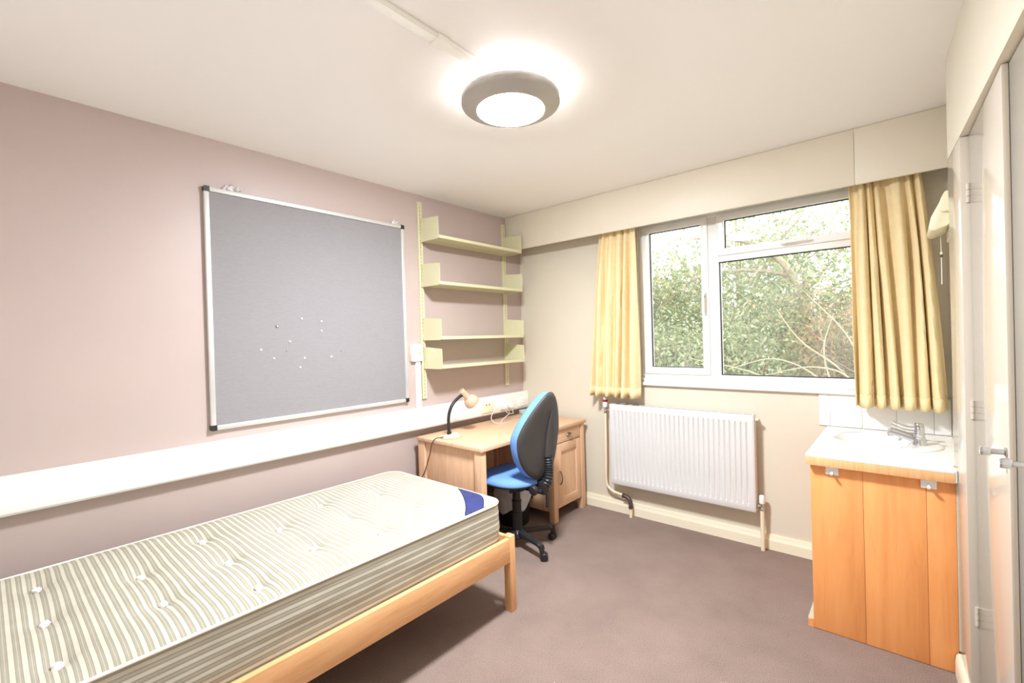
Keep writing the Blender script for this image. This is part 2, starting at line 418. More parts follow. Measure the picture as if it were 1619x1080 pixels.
curtain('wide mustard cream curtain hanging above the wash basin', 2.478, 2.785, 2.487, 2.872, .965, 2.235, 6, 8)

# ---------------------------------------------------------------- cable trunking on the mauve wall
t = thing('cable_trunking', 'long white dado cable trunking running along the mauve wall', 'trunking', (0, -2, .7635))
obj('trunking_body', bx(.0005, .052, YF + .002, -.002, .7635, .9155, bev=.003), 'trunk', t)
obj('trunking_lid', bx(.050, .060, YF + .002, -.002, .772, .907, bev=.004), 'trunk', t)
def socket(y0, y1, z0, z1, label, mat, marks):
    t = thing('socket_outlet', label, 'socket', (.06, (y0 + y1) / 2, z0))
    obj('face_plate', bx(.0602, .071, y0, y1, z0, z1, bev=.003), mat, t)
    yc = (y0 + y1) / 2
    for k in (-1, 1):
        y = yc + k * (y1 - y0) * .2
        bm = nb()
        for dy, dz, sy, sz in ((0, .012, .004, .008), (-.011, -.008, .007, .004), (.011, -.008, .007, .004)):
            box(bm, .0705, .0716, y + dy - sy / 2, y + dy + sy / 2, z0 + .03 + dz - sz / 2, z0 + .03 + dz + sz / 2)
        obj('pin_holes', bm, 'black' if marks == 'dark' else 'grout', t, smooth=0)
        obj('rocker_switch', bx(.071, .0745, yc + k * .016 - .006, yc + k * .016 + .006, z1 - .022, z1 - .008, bev=.001), 'amber' if marks == 'amber' else 'white', t)
    return t
socket(-.625, -.485, .792, .87, 'yellowed twin socket with orange rockers beside the desk lamp', 'yellowish', 'amber')
socket(-.40, -.26, .79, .868, 'white twin socket with chargers plugged in on the trunking', 'white', 'white')
socket(-.165, -.03, .79, .868, 'white twin socket nearest the corner on the trunking', 'white', 'white')
for i, (y, lb) in enumerate(((-.375, 'white plug-in charger on the trunking socket farther from the corner'), (-.285, 'white plug-in charger on the trunking socket nearer the corner'))):
    t = thing('plug_charger', lb, 'charger', (.071, y, .80))
    obj('charger_body', bx(.0718, .112, y - .024, y + .024, .797, .842, bev=.008, seg=3), 'white', t)
    bm = nb(); tube(bm, [(.10, y, .799), (.104, y, .785)], .004, 8); obj('strain_relief', bm, 'cable', t)
DZ = .7225                     # desk top height
def cable(name, label, pts, r, mat='cable', cat='cable', n=8):
    bm = nb(); tube(bm, catmull(pts, 8), r, n); o = obj(name, bm, mat, origin=tuple(pts[0])); return tag(o, label, cat)
cable('charger_cable', 'thin pale cable looping up in front of the yellowed socket', [(.104, -.375, .783), (.16, -.40, .77), (.20, -.44, .80), (.20, -.52, .842), (.19, -.60, .825), (.20, -.655, .77), (.23, -.63, DZ + .006), (.26, -.58, DZ + .004)], .0035)
cable('phone_cable', 'pale cable lying across desk top with a small plug end', [(.104, -.285, .783), (.15, -.33, .76), (.19, -.42, .772), (.22, -.52, .755), (.24, -.585, DZ + .005), (.27, -.53, DZ + .004), (.26, -.42, DZ + .004), (.30, -.34, DZ + .004)], .0035)
tag(obj('cable_plug', bx(.285, .335, -.345, -.318, DZ + .0005, DZ + .013, bev=.004), 'white', origin=(.31, -.33, DZ)), 'small pale plug lying on the desk top', 'plug')
t = thing('desk_box', 'small pale green box at the far back corner of the desk', 'box', (.085, -.10, DZ))
obj('box_body', bx(.066, .11, -.15, -.062, DZ + .0005, DZ + .036, bev=.004), 'glassgreen', t)
obj('box_clip', bx(.112, .116, -.068, -.062, DZ + .0005, DZ + .034), 'black', t, smooth=0)
# switched outlet with its drop of mini trunking
t = thing('wall_switch', 'white switch box on the mauve wall between notice board and shelves', 'switch', (.0, -1.23, 1.255))
obj('back_box', bx(.0005, .026, -1.276, -1.184, 1.256, 1.375, bev=.004), 'white', t)
obj('switch_plate', bx(.026, .033, -1.278, -1.182, 1.254, 1.377, bev=.003), 'white', t)
obj('indicator_panel', bx(.0332, .036, -1.232, -1.192, 1.30, 1.352, bev=.001), 'alu', t)
t = thing('mini_trunking', 'slim vertical white trunking dropping from the wall switch', 'trunking', (0, -1.213, .9165))
obj('channel', bx(.0005, .016, -1.233, -1.193, .9165, 1.2535, bev=.002), 'trunk', t)
obj('cover_strip', bx(.015, .019, -1.231, -1.195, .918, 1.252, bev=.001), 'trunk', t)

# ---------------------------------------------------------------- notice board
BL, BR, BT, BB = -2.535, -1.311, 2.222, .972
t = thing('notice_board', 'large grey felt notice board in a silver frame on the mauve wall', 'board', (0, (BL + BR) / 2, BB))
obj('felt_panel', bx(.004, .016, BL + .006, BR - .006, BB + .006, BT - .006), 'felt', t, smooth=0)
fw = .024
for (y0, y1, z0, z1) in ((BL + .012, BR - .012, BT - fw, BT), (BL + .012, BR - .012, BB, BB + fw), (BL, BL + fw, BB + .012, BT - .012), (BR - fw, BR, BB + .012, BT - .012)):
    obj('frame_rail', bx(.001, .026, y0, y1, z0, z1, bev=.004), 'alu', t)
for y in (BL, BR):
    for z in (BB, BT):
        sy = 1 if y == BL else -1; sz = 1 if z == BB else -1
        bm = nb()
        poly = [(0, .004), (.004, 0), (.027, 0), (.027, .0275), (0, .0275)] if True else None
        prism(bm, [(y + sy * p[0] - sy * .001, z + sz * p[1] - sz * .001) for p in poly], 'x', .0008, .028)
        obj('corner_cap', bm, 'black', t, smooth=0)
pins = [(-2.054, 1.552), (-1.934, 1.538), (-2.194, 1.507), (-1.936, 1.48), (-2.127, 1.42), (-2.284, 1.377), (-2.145, 1.366), (-2.217, 1.326), (-2.044, 1.32), (-1.877, 1.32), (-2.072, 1.266), (-1.812, 1.354)]
plab = ['white drawing pin on felt, topmost of the scattered pins', 'white drawing pin on felt, upper of the two at right above each other', 'dark-rimmed drawing pin on the felt, upper left of the cluster',
        'white drawing pin on felt, lower of the two at right above each other', 'white drawing pin on felt in the middle of the cluster', 'leftmost white drawing pin on the felt board',
        'dull beige drawing pin on the felt just under the middle pin', 'white drawing pin on the felt, low at the left of the cluster', 'white drawing pin on felt directly above the lowest pin',
        'white drawing pin on felt, right of the cluster, second from the right edge', 'lowest white drawing pin on the felt board', 'tiny grey drawing pin on felt, rightmost of all pins']
MT['pindull'] = M('dull_brass_pin', (176, 164, 150), .4, .4, .3); MT['pindark'] = M('steel_pin', (120, 116, 116), .3, .5, .6)
for i, ((y, z), lb) in enumerate(zip(pins, plab)):
    r = .0055 if i not in (6, 11) else .0035
    if i == 2: r = .008
    bm = nb(); lathe(bm, [(0, .006), (r * .6, .0055), (r, .003), (r, .001), (r * .3, 0), (0, -.0005)], along((.0168, y, z), (1, 0, 0)), 12)
    o = obj('drawing_pin', bm, 'pindull' if i in (6, 11) else ('pindark' if i == 2 else 'white'), origin=(.0168, y, z)); tag(o, lb, 'pin', 'drawing pins on the notice board')
    if i == 2:
        bm = nb(); lathe(bm, [(0, .0075), (.004, .007), (.0045, .0055), (0, .005)], along((.0168, y, z), (1, 0, 0)), 12); obj('pin_centre', bm, 'white', o)
def crumple(y, z, w, h, label, seed):
    rng = random.Random(seed); bm = nb(); n = 11
    def fn(u, v):
        q = Vector((u * 5, v * 5, seed))
        e = min(u, 1 - u) * min(1, v * 3 + .3)
        return Vector((.006 + abs(noise.noise(q)) * .03, y + (u - .5) * w * (1 - .45 * v) + .012 * noise.noise(q * 1.7), z + v * h * (.6 + .5 * noise.noise(Vector((u * 3.1, seed, 0)))) + .006 * noise.noise(q * 2)))
    grid(bm, n, n, fn); o = obj('clear_tape', bm, 'clear', origin=(0, y, z), smooth=0)
    sm = o.modifiers.new('thickness', 'SOLIDIFY'); sm.thickness = .0008
    tag(o, label, 'tape', 'tape scraps above the notice board')
crumple(-2.40, BT + .001, .10, .05, 'larger crumpled clear tape scrap above the left end of the notice board', 2)
crumple(-1.37, BT + .001, .07, .04, 'smaller crumpled clear tape scrap above the right end of the notice board', 5)

# ---------------------------------------------------------------- shelving
def upright(y, z0, z1, label):
    t = thing('shelf_upright', label, 'shelf rail', (0, y, z0), 'slotted shelf uprights')
    bm = nb()
    prism(bm, [(.0005, y - .019), (.016, y - .019), (.016, y - .004), (.012, y - .004), (.012, y + .004), (.016, y + .004), (.016, y + .019), (.0005, y + .019)], 'z', z0, z1)
    obj('channel', bm, 'sage', t, smooth=0)
    bm = nb(); z = z0 + .02
    while z < z1 - .03:
        box(bm, .0121, .0126, y - .0028, y + .0028, z, z + .016); z += .0265
    o = obj('slot_row', bm, 'darkgap', t, smooth=0); o['kind'] = 'stuff'
YUL, YUR = -1.160, -.235
upright(YUL, .975, 2.423, 'pale sage slotted upright nearer the notice board')
upright(YUR, .985, 2.414, 'pale sage slotted upright near the room corner')
def wall_shelf(z, label, hb):
    """z: top of the shelf at its front"""
    t = thing('wall_shelf', label, 'shelf', (0, (YUL + YUR) / 2, z), 'pale sage metal wall shelves')
    y0, y1 = YUL + .0, YUR - .006
    D = .218
    bm = nb()
    prism(bm, [(.02, z - .004), (D - .002, z), (D + .002, z - .002), (D + .002, z - .022), (D - .004, z - .024), (D - .006, z - .008), (.024, z - .012), (.024, z - .022), (.02, z - .022)], 'y', y0 + .004, y1 - .004)
    obj('shelf_board', bm, 'sage', t, smooth=0)
    for y, sg in ((y0, 1), (y1, -1)):
        bm = nb()
        prism(bm, [(.017, z - .026), (.06, z - .026), (D - .01, z - .026), (D + .003, z - .02), (D + .003, z + hb - .02), (D - .002, z + hb - .016), (.019, z + hb), (.017, z + hb)], 'y', y - .0015, y + .0015)
        b = obj('end_bracket', bm, 'sage', t, smooth=0)
        obj('bracket_hook', bx(.012, .02, y - .0025, y + .0025, z - .01, z + .02), 'sage', b, smooth=0)
        bm = nb(); lathe(bm, [(.004, 0), (.004, .002), (0, .003)], along((D - .03, y + sg * .0015, z - .012), (0, sg, 0)), 10); obj('rivet', bm, 'sage', b)
wall_shelf(2.152, 'top sage metal shelf, highest of the four on the wall', .145)
wall_shelf(1.822, 'second sage metal shelf from the top on the wall', .145)
wall_shelf(1.430, 'third sage metal shelf from the top on the wall', .140)
wall_shelf(1.222, 'lowest sage metal shelf, just over the desk lamp', .135)

# ---------------------------------------------------------------- ceiling lamp and its conduit
LX, LY = 1.432, -1.772
t = thing('ceiling_lamp', 'round ceiling lamp with a wide silver rim and lit white diffuser', 'lamp', (LX, LY, H))
T = Matrix.Translation((LX, LY, 0))
bm = nb(); lathe(bm, [(.206, H - .036), (.2105, H - .038), (.2125, H - .042), (.2125, H - .066), (.2105, H - .070), (.150, H - .094), (.1455, H - .094), (.144, H - .09), (.144, H - .036), (.206, H - .036)], T, 72)
obj('rim', bm, 'silver', t, smooth=30)
bm = nb(); lathe(bm, [(0, H - .001), (.128, H - .001), (.128, H - .042), (.11, H - .05), (0, H - .05)], T, 48); obj('mount_baffle', bm, 'white', t)  # unseen mount, widened to block light escaping above the rim
bm = nb(); lathe(bm, [(.1438, H - .088)] + [(.1438 * (1 - k / 12), H - .092 - .030 * (1 - (1 - k / 12) ** 2)) for k in range(13)], T, 64); obj('diffuser', bm, 'diff', t, smooth=60)
t = thing('ceiling_conduit', 'white surface cable conduit running along the ceiling to the lamp', 'conduit', (1.47, -3, H))
obj('conduit_body', bx(1.448, 1.490, YF + .01, -1.975, H - .016, H - .0005, bev=.002), 'trunk', t)
obj('conduit_lid', bx(1.450, 1.488, YF + .01, -1.975, H - .020, H - .015, bev=.002), 'trunk', t)
obj('joint_cover', bx(1.443, 1.495, -2.225, -2.175, H - .023, H - .0005, bev=.002), 'trunk', t)

# ---------------------------------------------------------------- radiator and pipes
RX0, RX1, RZ0, RZ1 = .945, 1.967, .245, .868
t = thing('radiator', 'white ribbed panel radiator under the window', 'radiator', ((RX0 + RX1) / 2, -.05, RZ0))
ribs = 29; pit = (RX1 - RX0 - .05) / ribs
def radf(u, v):
    x = RX0 + (RX1 - RX0) * u; z = RZ0 + (RZ1 - RZ0) * v
    m = min(1, max(0, (x - RX0 - .022) / .006)) * min(1, max(0, (RX1 - .022 - x) / .006))
    k = ((x - RX0 - .025) / pit) % 1.0
    g = max(0.0, 1 - abs(k - .5) / .22)
    g = g * g * (3 - 2 * g)
    vz = min(1, max(0, (z - RZ0 - .045) / .012)) * min(1, max(0, (RZ1 - .045 - z) / .012))
    edge = min(x - RX0, RX1 - x, z - RZ0, RZ1 - z); rnd = .006 * (1 - min(1, edge / .008)) ** 2
    return Vector((x, -.102 + .009 * g * m * vz + rnd, z))
bm = nb(); NU = 29 * 12 + 21
zs = [0, .004, .012, .066, .074, .082, .092, .3, .6, .908, .918, .926, .934, .988, .996, 1]
V = [[bm.verts.new(radf(i / (NU - 1), z)) for z in zs] for i in range(NU)]
for i in range(NU - 1):
    for j in range(len(zs) - 1): bm.faces.new((V[i][j], V[i + 1][j], V[i + 1][j + 1], V[i][j + 1]))
obj('front_panel', bm, 'radi', t, smooth=50)
obj('side_cover', bx(RX0 - .001, RX0 + .002, -.098, -.042, RZ0 + .006, RZ1 - .003), 'radi', t, smooth=0)
obj('side_cover', bx(RX1 - .002, RX1 + .001, -.098, -.042, RZ0 + .006, RZ1 - .003), 'radi', t, smooth=0)
obj('rear_panel', bx(RX0 + .004, RX1 - .004, -.05, -.042, RZ0 + .004, RZ1 - .006), 'radi', t, smooth=0)
gr = obj('top_grille', box(box(box(box(nb(), RX0, RX1, -.097, -.091, RZ1 - .005, RZ1), RX0, RX1, -.05, -.042, RZ1 - .005, RZ1), RX0, RX0 + .01, -.092, -.049, RZ1 - .005, RZ1), RX1 - .01, RX1, -.092, -.049, RZ1 - .005, RZ1), 'radi', t, smooth=0)
bm = nb(); n = 60
for i in range(n):
    x = RX0 + .014 + (RX1 - RX0 - .03) * i / n; box(bm, x, x + .006, -.092, -.049, RZ1 - .004, RZ1 - .001)
o = obj('grille_bars', bm, 'radi', gr, smooth=0); o['kind'] = 'stuff'
bm = nb(); lathe(bm, [(.012, 0), (.012, .012), (.007, .016), (.007, .022), (0, .022)], along((RX1 + .001, -.07, RZ1 - .03), (1, 0, 0)), 16); obj('air_vent_plug', bm, 'pipe', t)
for x in (RX0 + .2, RX1 - .2): obj('wall_bracket', bx(x - .02, x + .02, -.042, -.0005, RZ0 + .03, RZ1 - .05), 'radi', t, smooth=0)
VX = .893
t = thing('radiator_valve', 'red and white thermostatic valve at the top left of radiator', 'valve', (VX, -.07, .80))
bm = nb(); lathe(bm, [(0, .79), (.011, .79), (.014, .796), (.014, .806), (.012, .81), (.012, .822), (.016, .826), (.016, .838), (0, .838)], Matrix.Translation((VX, -.07, 0)), 16)
tube(bm, [(VX, -.07, .816), (RX0 + .004, -.07, .816)], .009, 12); lathe(bm, [(.013, -.012), (.013, .004)], along((RX0 - .012, -.07, .816), (1, 0, 0)), 6, cap=True)
obj('valve_body', bm, 'chrome', t)
bm = nb(); lathe(bm, [(0, .838), (.018, .838), (.02, .842), (.02, .874), (.017, .878), (0, .878)], Matrix.Translation((VX, -.07, 0)), 20); obj('valve_head', bm, 'white', t)
bm = nb(); lathe(bm, [(0, .878), (.019, .878), (.019, .893), (.014, .896), (0, .896)], Matrix.Translation((VX, -.07, 0)), 20); obj('indicator_ring', bm, 'red', t)
bm = nb(); lathe(bm, [(0, .896), (.014, .896), (.013, .912), (.008, .916), (0, .916)], Matrix.Translation((VX, -.07, 0)), 20); obj('valve_cap', bm, 'alu', t)
t = thing('heating_pipe', 'cream pipe bending below the radiator into a brown elbow', 'pipe', (VX, -.06, 0))
bm = nb(); tube(bm, catmull([(VX, -.07, .79), (VX - .004, -.066, .6), (VX - .01, -.06, .4), (VX - .016, -.055, .27), (VX - .006, -.052, .205), (VX + .04, -.05, .17), (VX + .10, -.05, .158), (1.03, -.05, .15)], 6), .010, 14); obj('upper_pipe', bm, 'pipe', t)
bm = nb(); tube(bm, catmull([(1.015, -.05, .152), (1.045, -.05, .147), (1.073, -.052, .13), (1.084, -.056, .10), (1.085, -.06, .072)], 6), .0155, 14)
lathe(bm, [(.018, -.006), (.018, .006)], along((1.02, -.05, .151), (1, 0, -.1)), 14, cap=True); lathe(bm, [(.018, -.006), (.018, .006)], along((1.085, -.06, .076), (0, 0, 1)), 14, cap=True); obj('elbow', bm, 'bronze', t)
bm = nb(); tube(bm, [(1.085, -.06, .075), (1.085, -.06, .0005)], .0125, 14); obj('lower_pipe', bm, 'pipe', t)
VX2 = 1.996
t = thing('lockshield_valve', 'white-capped valve and cream pipe at the lower right of radiator', 'valve', (VX2, -.06, 0))
bm = nb(); tube(bm, [(VX2, -.06, .0005), (VX2, -.06, .262)], .0125, 14); obj('riser_pipe', bm, 'pipe', t)
bm = nb(); lathe(bm, [(0, .258), (.015, .258), (.015, .27), (.012, .274), (.012, .29), (.015, .294), (.015, .302), (0, .302)], Matrix.Translation((VX2, -.06, 0)), 14)
tube(bm, [(VX2, -.06, .283), (RX1 + .0015, -.066, .283)], .009, 12); lathe(bm, [(.013, -.006), (.013, .006)], along((RX1 + .01, -.064, .283), (1, 0, 0)), 6, cap=True); obj('valve_body', bm, 'chrome', t)
bm = nb(); lathe(bm, [(0, .302), (.016, .302), (.017, .306), (.0155, .348), (.012, .353), (0, .353)], Matrix.Translation((VX2, -.06, 0)), 18); obj('valve_cap', bm, 'white', t)

# ---------------------------------------------------------------- desk
DX0, DX1, DY0, DY1 = .064, .708, -1.285, -.062
t = thing('desk', 'beech pedestal desk with a drawer and a cupboard under the shelves', 'desk', ((DX0 + DX1) / 2, (DY0 + DY1) / 2, 0))
obj('desk_top', bx(DX0, DX1, DY0, DY1, DZ - .026, DZ, bev=.003), 'beech_y', t)
LZ = DZ - .0262
# left end: two posts and an inset panel with rails
obj('leg', bx(DX1 - .075, DX1 - .012, DY0 + .008, DY0 + .052, 0.0005, LZ, bev=.002), 'beech_z', t)
obj('leg', bx(DX0 + .004, DX0 + .075, DY0 + .008, DY0 + .052, 0.0005, LZ, bev=.002), 'beech_z', t)
obj('end_panel', bx(DX0 + .074, DX1 - .074, DY0 + .022, DY0 + .040, .09, LZ - .0005, bev=.001), 'beech_z', t)
obj('back_panel', bx(DX0 + .012, DX0 + .030, DY0 + .052, -.52, .30, LZ - .0005), 'beech_y', t, smooth=0)
# pedestal
PY0, PY1 = -.515, -.075
for x0, x1, y0, y1 in ((DX1 - .064, DX1 - .014, PY0, PY0 + .052), (DX1 - .064, DX1 - .014, PY1 - .05, PY1), (DX0 + .01, DX0 + .06, PY0, PY0 + .052), (DX0 + .01, DX0 + .06, PY1 - .05, PY1)):
    obj('leg', bx(x0, x1, y0, y1, .0005, LZ, bev=.002), 'beech_z', t)
obj('side_panel', bx(DX0 + .058, DX1 - .062, PY0 + .010, PY0 + .028, .075, LZ - .0005), 'beech_z', t, smooth=0)
obj('side_panel', bx(DX0 + .058, DX1 - .062, PY1 - .028, PY1 - .010, .075, LZ - .0005), 'beech_z', t, smooth=0)
obj('pedestal_floor', bx(DX0 + .02, DX1 - .07, PY0 + .028, PY1 - .028, .075, .093), 'beech_y', t, smooth=0)
obj('front_rail', bx(DX1 - .06, DX1 - .018, PY0 + .052, PY1 - .05, LZ - .016, LZ - .0005), 'beech_y', t, smooth=0)
dy0, dy1 = PY0 + .055, PY1 - .052
dr = obj('drawer', bx(DX1 - .040, DX1 - .019, dy0, dy1, .590, LZ - .018, bev=.002), 'beech_y', t)
yc = (dy0 + dy1) / 2
# cup pull on the drawer
bm = nb()
def cup(u, v):
    a = PI * u; q = .5 * PI * v
    return Vector((DX1 - .0185 + .022 * math.sin(q) * (.25 + .75 * math.sin(a)), yc - .034 * math.cos(a), .632 + .020 * math.cos(q) * (.35 + .65 * math.sin(a))))
grid(bm, 15, 7, cup)
o = obj('cup_handle', bm, 'brushed', dr, smooth=60); sm = o.modifiers.new('thickness', 'SOLIDIFY'); sm.thickness = .002
bm = nb(); lathe(bm, [(.012, 0), (.012, .004), (.007, .008), (.006, .02), (.010, .024), (0, .027)], along((DX1 - .019, yc, .634), (1, 0, 0)), 14); obj('handle_stud', bm, 'chrome', dr)
# cupboard door: stiles, rails and a sunk panel
dz0, dz1 = .098, .584
cupb = obj('cupboard_door', bx(DX1 - .040, DX1 - .030, dy0 + .03, dy1 - .03, dz0 + .03, dz1 - .03), 'beech_z', t, smooth=0)
for (y0, y1, z0, z1, mm) in ((dy0, dy0 + .062, dz0, dz1, 'beech_z'), (dy1 - .062, dy1, dz0, dz1, 'beech_z'), (dy0 + .062, dy1 - .062, dz0, dz0 + .066, 'beech_y'), (dy0 + .062, dy1 - .062, dz1 - .066, dz1, 'beech_y')):
    obj('door_stile' if mm == 'beech_z' else 'door_rail', bx(DX1 - .040, DX1 - .019, y0, y1, z0, z1, bev=.002), mm, cupb)
bm = nb(); yh = dy0 + .034
tube(bm, catmull([(DX1 - .020, yh, .275), (DX1 - .006, yh, .285), (DX1 + .006, yh, .325), (DX1 - .006, yh, .365), (DX1 - .020, yh, .375)], 6), .0045, 10); obj('bow_handle', bm, 'brushed', cupb)

# ---------------------------------------------------------------- desk lamp
bxx, byy = .285, -1.16
t = thing('desk_lamp', 'small beige desk lamp with a black flexible neck', 'lamp', (bxx, byy, DZ))
T = Matrix.Translation((bxx, byy, DZ + .0005))
bm = nb(); lathe(bm, [(0, 0), (.072, 0), (.075, .003), (.075, .008), (.066, .014), (.03, .020), (.02, .026), (0, .027)], T, 40); obj('base', bm, 'lampbase', t)
bm = box(nb(), bxx - .005, bxx + .02, byy + .022, byy + .052, DZ + .016, DZ + .027, bev=.003); obj('switch', bm, 'glassgreen', t)
neck = [(bxx, byy - .012, DZ + .02), (bxx, byy - .016, DZ + .09), (bxx + .002, byy - .012, DZ + .16), (bxx + .004, byy + .018, DZ + .222), (bxx + .006, byy + .072, DZ + .264), (bxx + .008, byy + .128, DZ + .288)]
bm = nb(); pts = catmull(neck, 16); tube(bm, pts, [.0105 + .0012 * (i % 2) for i in range(len(pts))], 12); obj('gooseneck', bm, 'black', t)
bm = nb(); lathe(bm, [(.016, 0), (.016, .03), (0, .03)], Matrix.Translation((bxx, byy - .012, DZ + .012)), 16); obj('neck_collar', bm, 'black', t)
hd = Vector((.10, .62, -.62)).normalized()       # the way the shade points
hp = Vector((bxx + .006, byy + .105, DZ + .315))  # top of the shade neck
bm = nb(); lathe(bm, [(0, .0), (.020, 0), (.0235, .004), (.0235, .07), (.024, .074), (.034, .082), (.048, .098), (.055, .118), (.056, .132), (.053, .142), (.0505, .142), (.051, .118), (.04, .094), (.02, .082), (0, .08)], along(hp, hd), 32)
sh = obj('shade', bm, 'lampshade', t, smooth=40)
bm = nb()
for k in range(6):
    a = k * PI / 3; m = along(hp, hd)
    lathe(bm, [(0, -.0006), (.0035, -.0006), (.0035, .001)], m @ Matrix.Translation((.013 * math.cos(a), .013 * math.sin(a), 0)), 8)
obj('vent_holes', bm, 'bronze', sh, smooth=0)
bm = nb(); lathe(bm, [(.010, .084), (.012, .095), (.022, .112), (.026, .128), (.02, .143), (.008, .150), (0, .151)], along(hp, hd), 20); obj('bulb', bm, 'yellow', sh)
bm = nb(); lathe(bm, [(.014, -.012), (.014, .012)], along(Vector(neck[-1]) + Vector((0, -.004, 0)), (0, 1, .35)), 14, cap=True); obj('swivel_joint', bm, 'black', t)
cable('lamp_cord', 'thin black lamp cord hanging down the left end of the desk', [(bxx - .0, byy - .045, DZ + .012), (bxx - .0, byy - .085, DZ + .014), (bxx - .02, byy - .122, DZ + .008), (bxx - .04, byy - .137, DZ - .03), (bxx - .07, DY0 - .008, .62), (bxx - .12, DY0 - .012, .50), (bxx - .17, DY0 - .014, .42), (bxx - .175, DY0 - .014, .30), (bxx - .18, DY0 - .016, .10), (bxx - .18, DY0 - .03, .004)], .003, 'black', 'cord')

# ---------------------------------------------------------------- waste bin
BX, BY = .42, -.66
t = thing('waste_bin', 'black waste bin with a white liner standing under the desk', 'bin', (BX, BY, 0))
bm = nb(); lathe(bm, [(0, .001), (.105, .001), (.108, .006), (.13, .275), (.135, .28), (.135, .288), (.126, .288), (.104, .01), (0, .008)], Matrix.Translation((BX, BY, 0)), 28); obj('bin_body', bm, 'black', t)
def lin_f(u, v):
    a = 2 * PI * u; n_ = noise.noise(Vector((math.cos(a) * 2, math.sin(a) * 2, v * 2)))
    lo = .165 + .05 * math.sin(a * 2 + .6) + .03 * math.sin(a * 5)
    if v < .25: r = .118 + .02 * v / .25; z = .24 + .055 * v / .25
    else:
        q = (v - .25) / .75; r = .138 + .012 * q + .012 * n_; z = .295 + (lo - .295) * q
    return Vector((BX + r * math.cos(a), BY + r * math.sin(a), z + .006 * n_))
bm = nb(); grid(bm, 60, 14, lin_f, True); o = obj('bin_liner', bm, 'liner', t, smooth=50); sm = o.modifiers.new('thickness', 'SOLIDIFY'); sm.thickness = .001

# ---------------------------------------------------------------- office chair
CX, CY = .70, -.955
t = thing('office_chair', 'blue operator chair with a black shell back pulled up to the desk', 'chair', (CX, CY, 0))
def P3(x, y, z): return Vector((CX + x, CY + y, z))
bm = nb(); lathe(bm, [(0, .062), (.05, .062), (.055, .07), (.052, .10), (.036, .118), (0, .118)], Matrix.Translation((CX, CY, 0)), 28); base_o = obj('base_hub', bm, 'black', t)
for k in range(5):
    a = math.radians(-14 + 72 * k); d = Vector((math.cos(a), math.sin(a), 0)); s = Vector((-d.y, d.x, 0))
    bm = nb(); N = 12; rings = []
    for i in range(N):
        q = i / (N - 1); r = .03 + .235 * q
        z = .100 - .012 * q - .016 * max(0, (q - .8) / .2) ** 2
        w = .026 - .008 * q; hh = .017 - .003 * q; c = P3(0, 0, z) + d * r
        rings.append([bm.verts.new(c + s * w * math.copysign(abs(math.cos(b)) ** .7, math.cos(b)) + Vector((0, 0, hh * math.copysign(abs(math.sin(b)) ** .7, math.sin(b))))) for b in [2 * PI * m / 12 for m in range(12)]])
    for A, B in zip(rings, rings[1:]):
        for m in range(12): bm.faces.new((A[m], A[(m + 1) % 12], B[(m + 1) % 12], B[m]))
    bm.faces.new(rings[0]); bm.faces.new(rings[-1][::-1])
    tube(bm, [P3(0, 0, .092) + d * .252, P3(0, 0, .048) + d * .262], [.019, .016], 12)
    lg = obj('leg', bm, 'black', t)
    yaw = a + .9 + k * 1.3; wd = Vector((math.cos(yaw), math.sin(yaw), 0)); ax = Vector((-wd.y, wd.x, 0)); c = P3(0, 0, .0255) + d * .262 + wd * .012
    bm = nb()
    for sg in (-1, 1): lathe(bm, [(0, .004), (.020, .004), (.0245, .008), (.0245, .020), (.020, .024), (0, .025)], along(c, ax * sg), 20)
    tube(bm, [c - ax * .006, c + ax * .006], .018, 14)
    obj('castor', bm, 'black', lg)
bm = nb(); lathe(bm, [(0, .11), (.034, .11), (.034, .215), (.0365, .222), (.0365, .23), (.031, .235), (.031, .30), (.033, .305), (.033, .312), (.027, .318), (.026, .415), (0, .415)], Matrix.Translation((CX, CY, 0)), 24); obj('gas_column', bm, 'black', t)
SX, SY = -.055, .035            # seat centre off the column
bm = box(nb(), CX - .12, CX + .10, CY - .075, CY + .075, .398, .432, bev=.012); box(bm, CX + .06, CX + .22, CY - .03, CY + .03, .402, .422, bev=.004); obj('tilt_mechanism', bm, 'black', t)
def rr(a, rx, ry, e=2.7):
    c, s = math.cos(a), math.sin(a)
    q = (abs(c / rx) ** e + abs(s / ry) ** e) ** (-1 / e); return q * c, q * s
def seat_surface(prof, n=56, dish=.0):
    bm = nb(); rings = []
    for k, z in prof:
        if k < 1e-4: rings.append([bm.verts.new(P3(SX, SY, z))]); continue
        ring = []
        for i in range(n):
            x, y = rr(2 * PI * i / n, .235, .235)
            zz = z - (.022 * max(0, (-x * k - .12) / .115) ** 2)
            ring.append(bm.verts.new(P3(SX + x * k, SY + y * k, zz)))
        rings.append(ring)
    for A, B in zip(rings, rings[1:]):
        for i in range(n):
            j = (i + 1) % n
            if len(A) == 1: bm.faces.new((A[0], B[j], B[i]))
            elif len(B) == 1: bm.faces.new((A[i], A[j], B[0]))
            else: bm.faces.new((A[i], A[j], B[j], B[i]))
    return bm
obj('seat', seat_surface([(0, .487), (.35, .488), (.6, .492), (.8, .492), (.92, .484), (.99, .468), (1.0, .455), (.985, .448)]), 'blue', t, smooth=60)
obj('seat_shell', seat_surface([(.985, .456), (1.0, .450), (.99, .442), (.9, .432), (.6, .428), (0, .428)]), 'black', t, smooth=60)
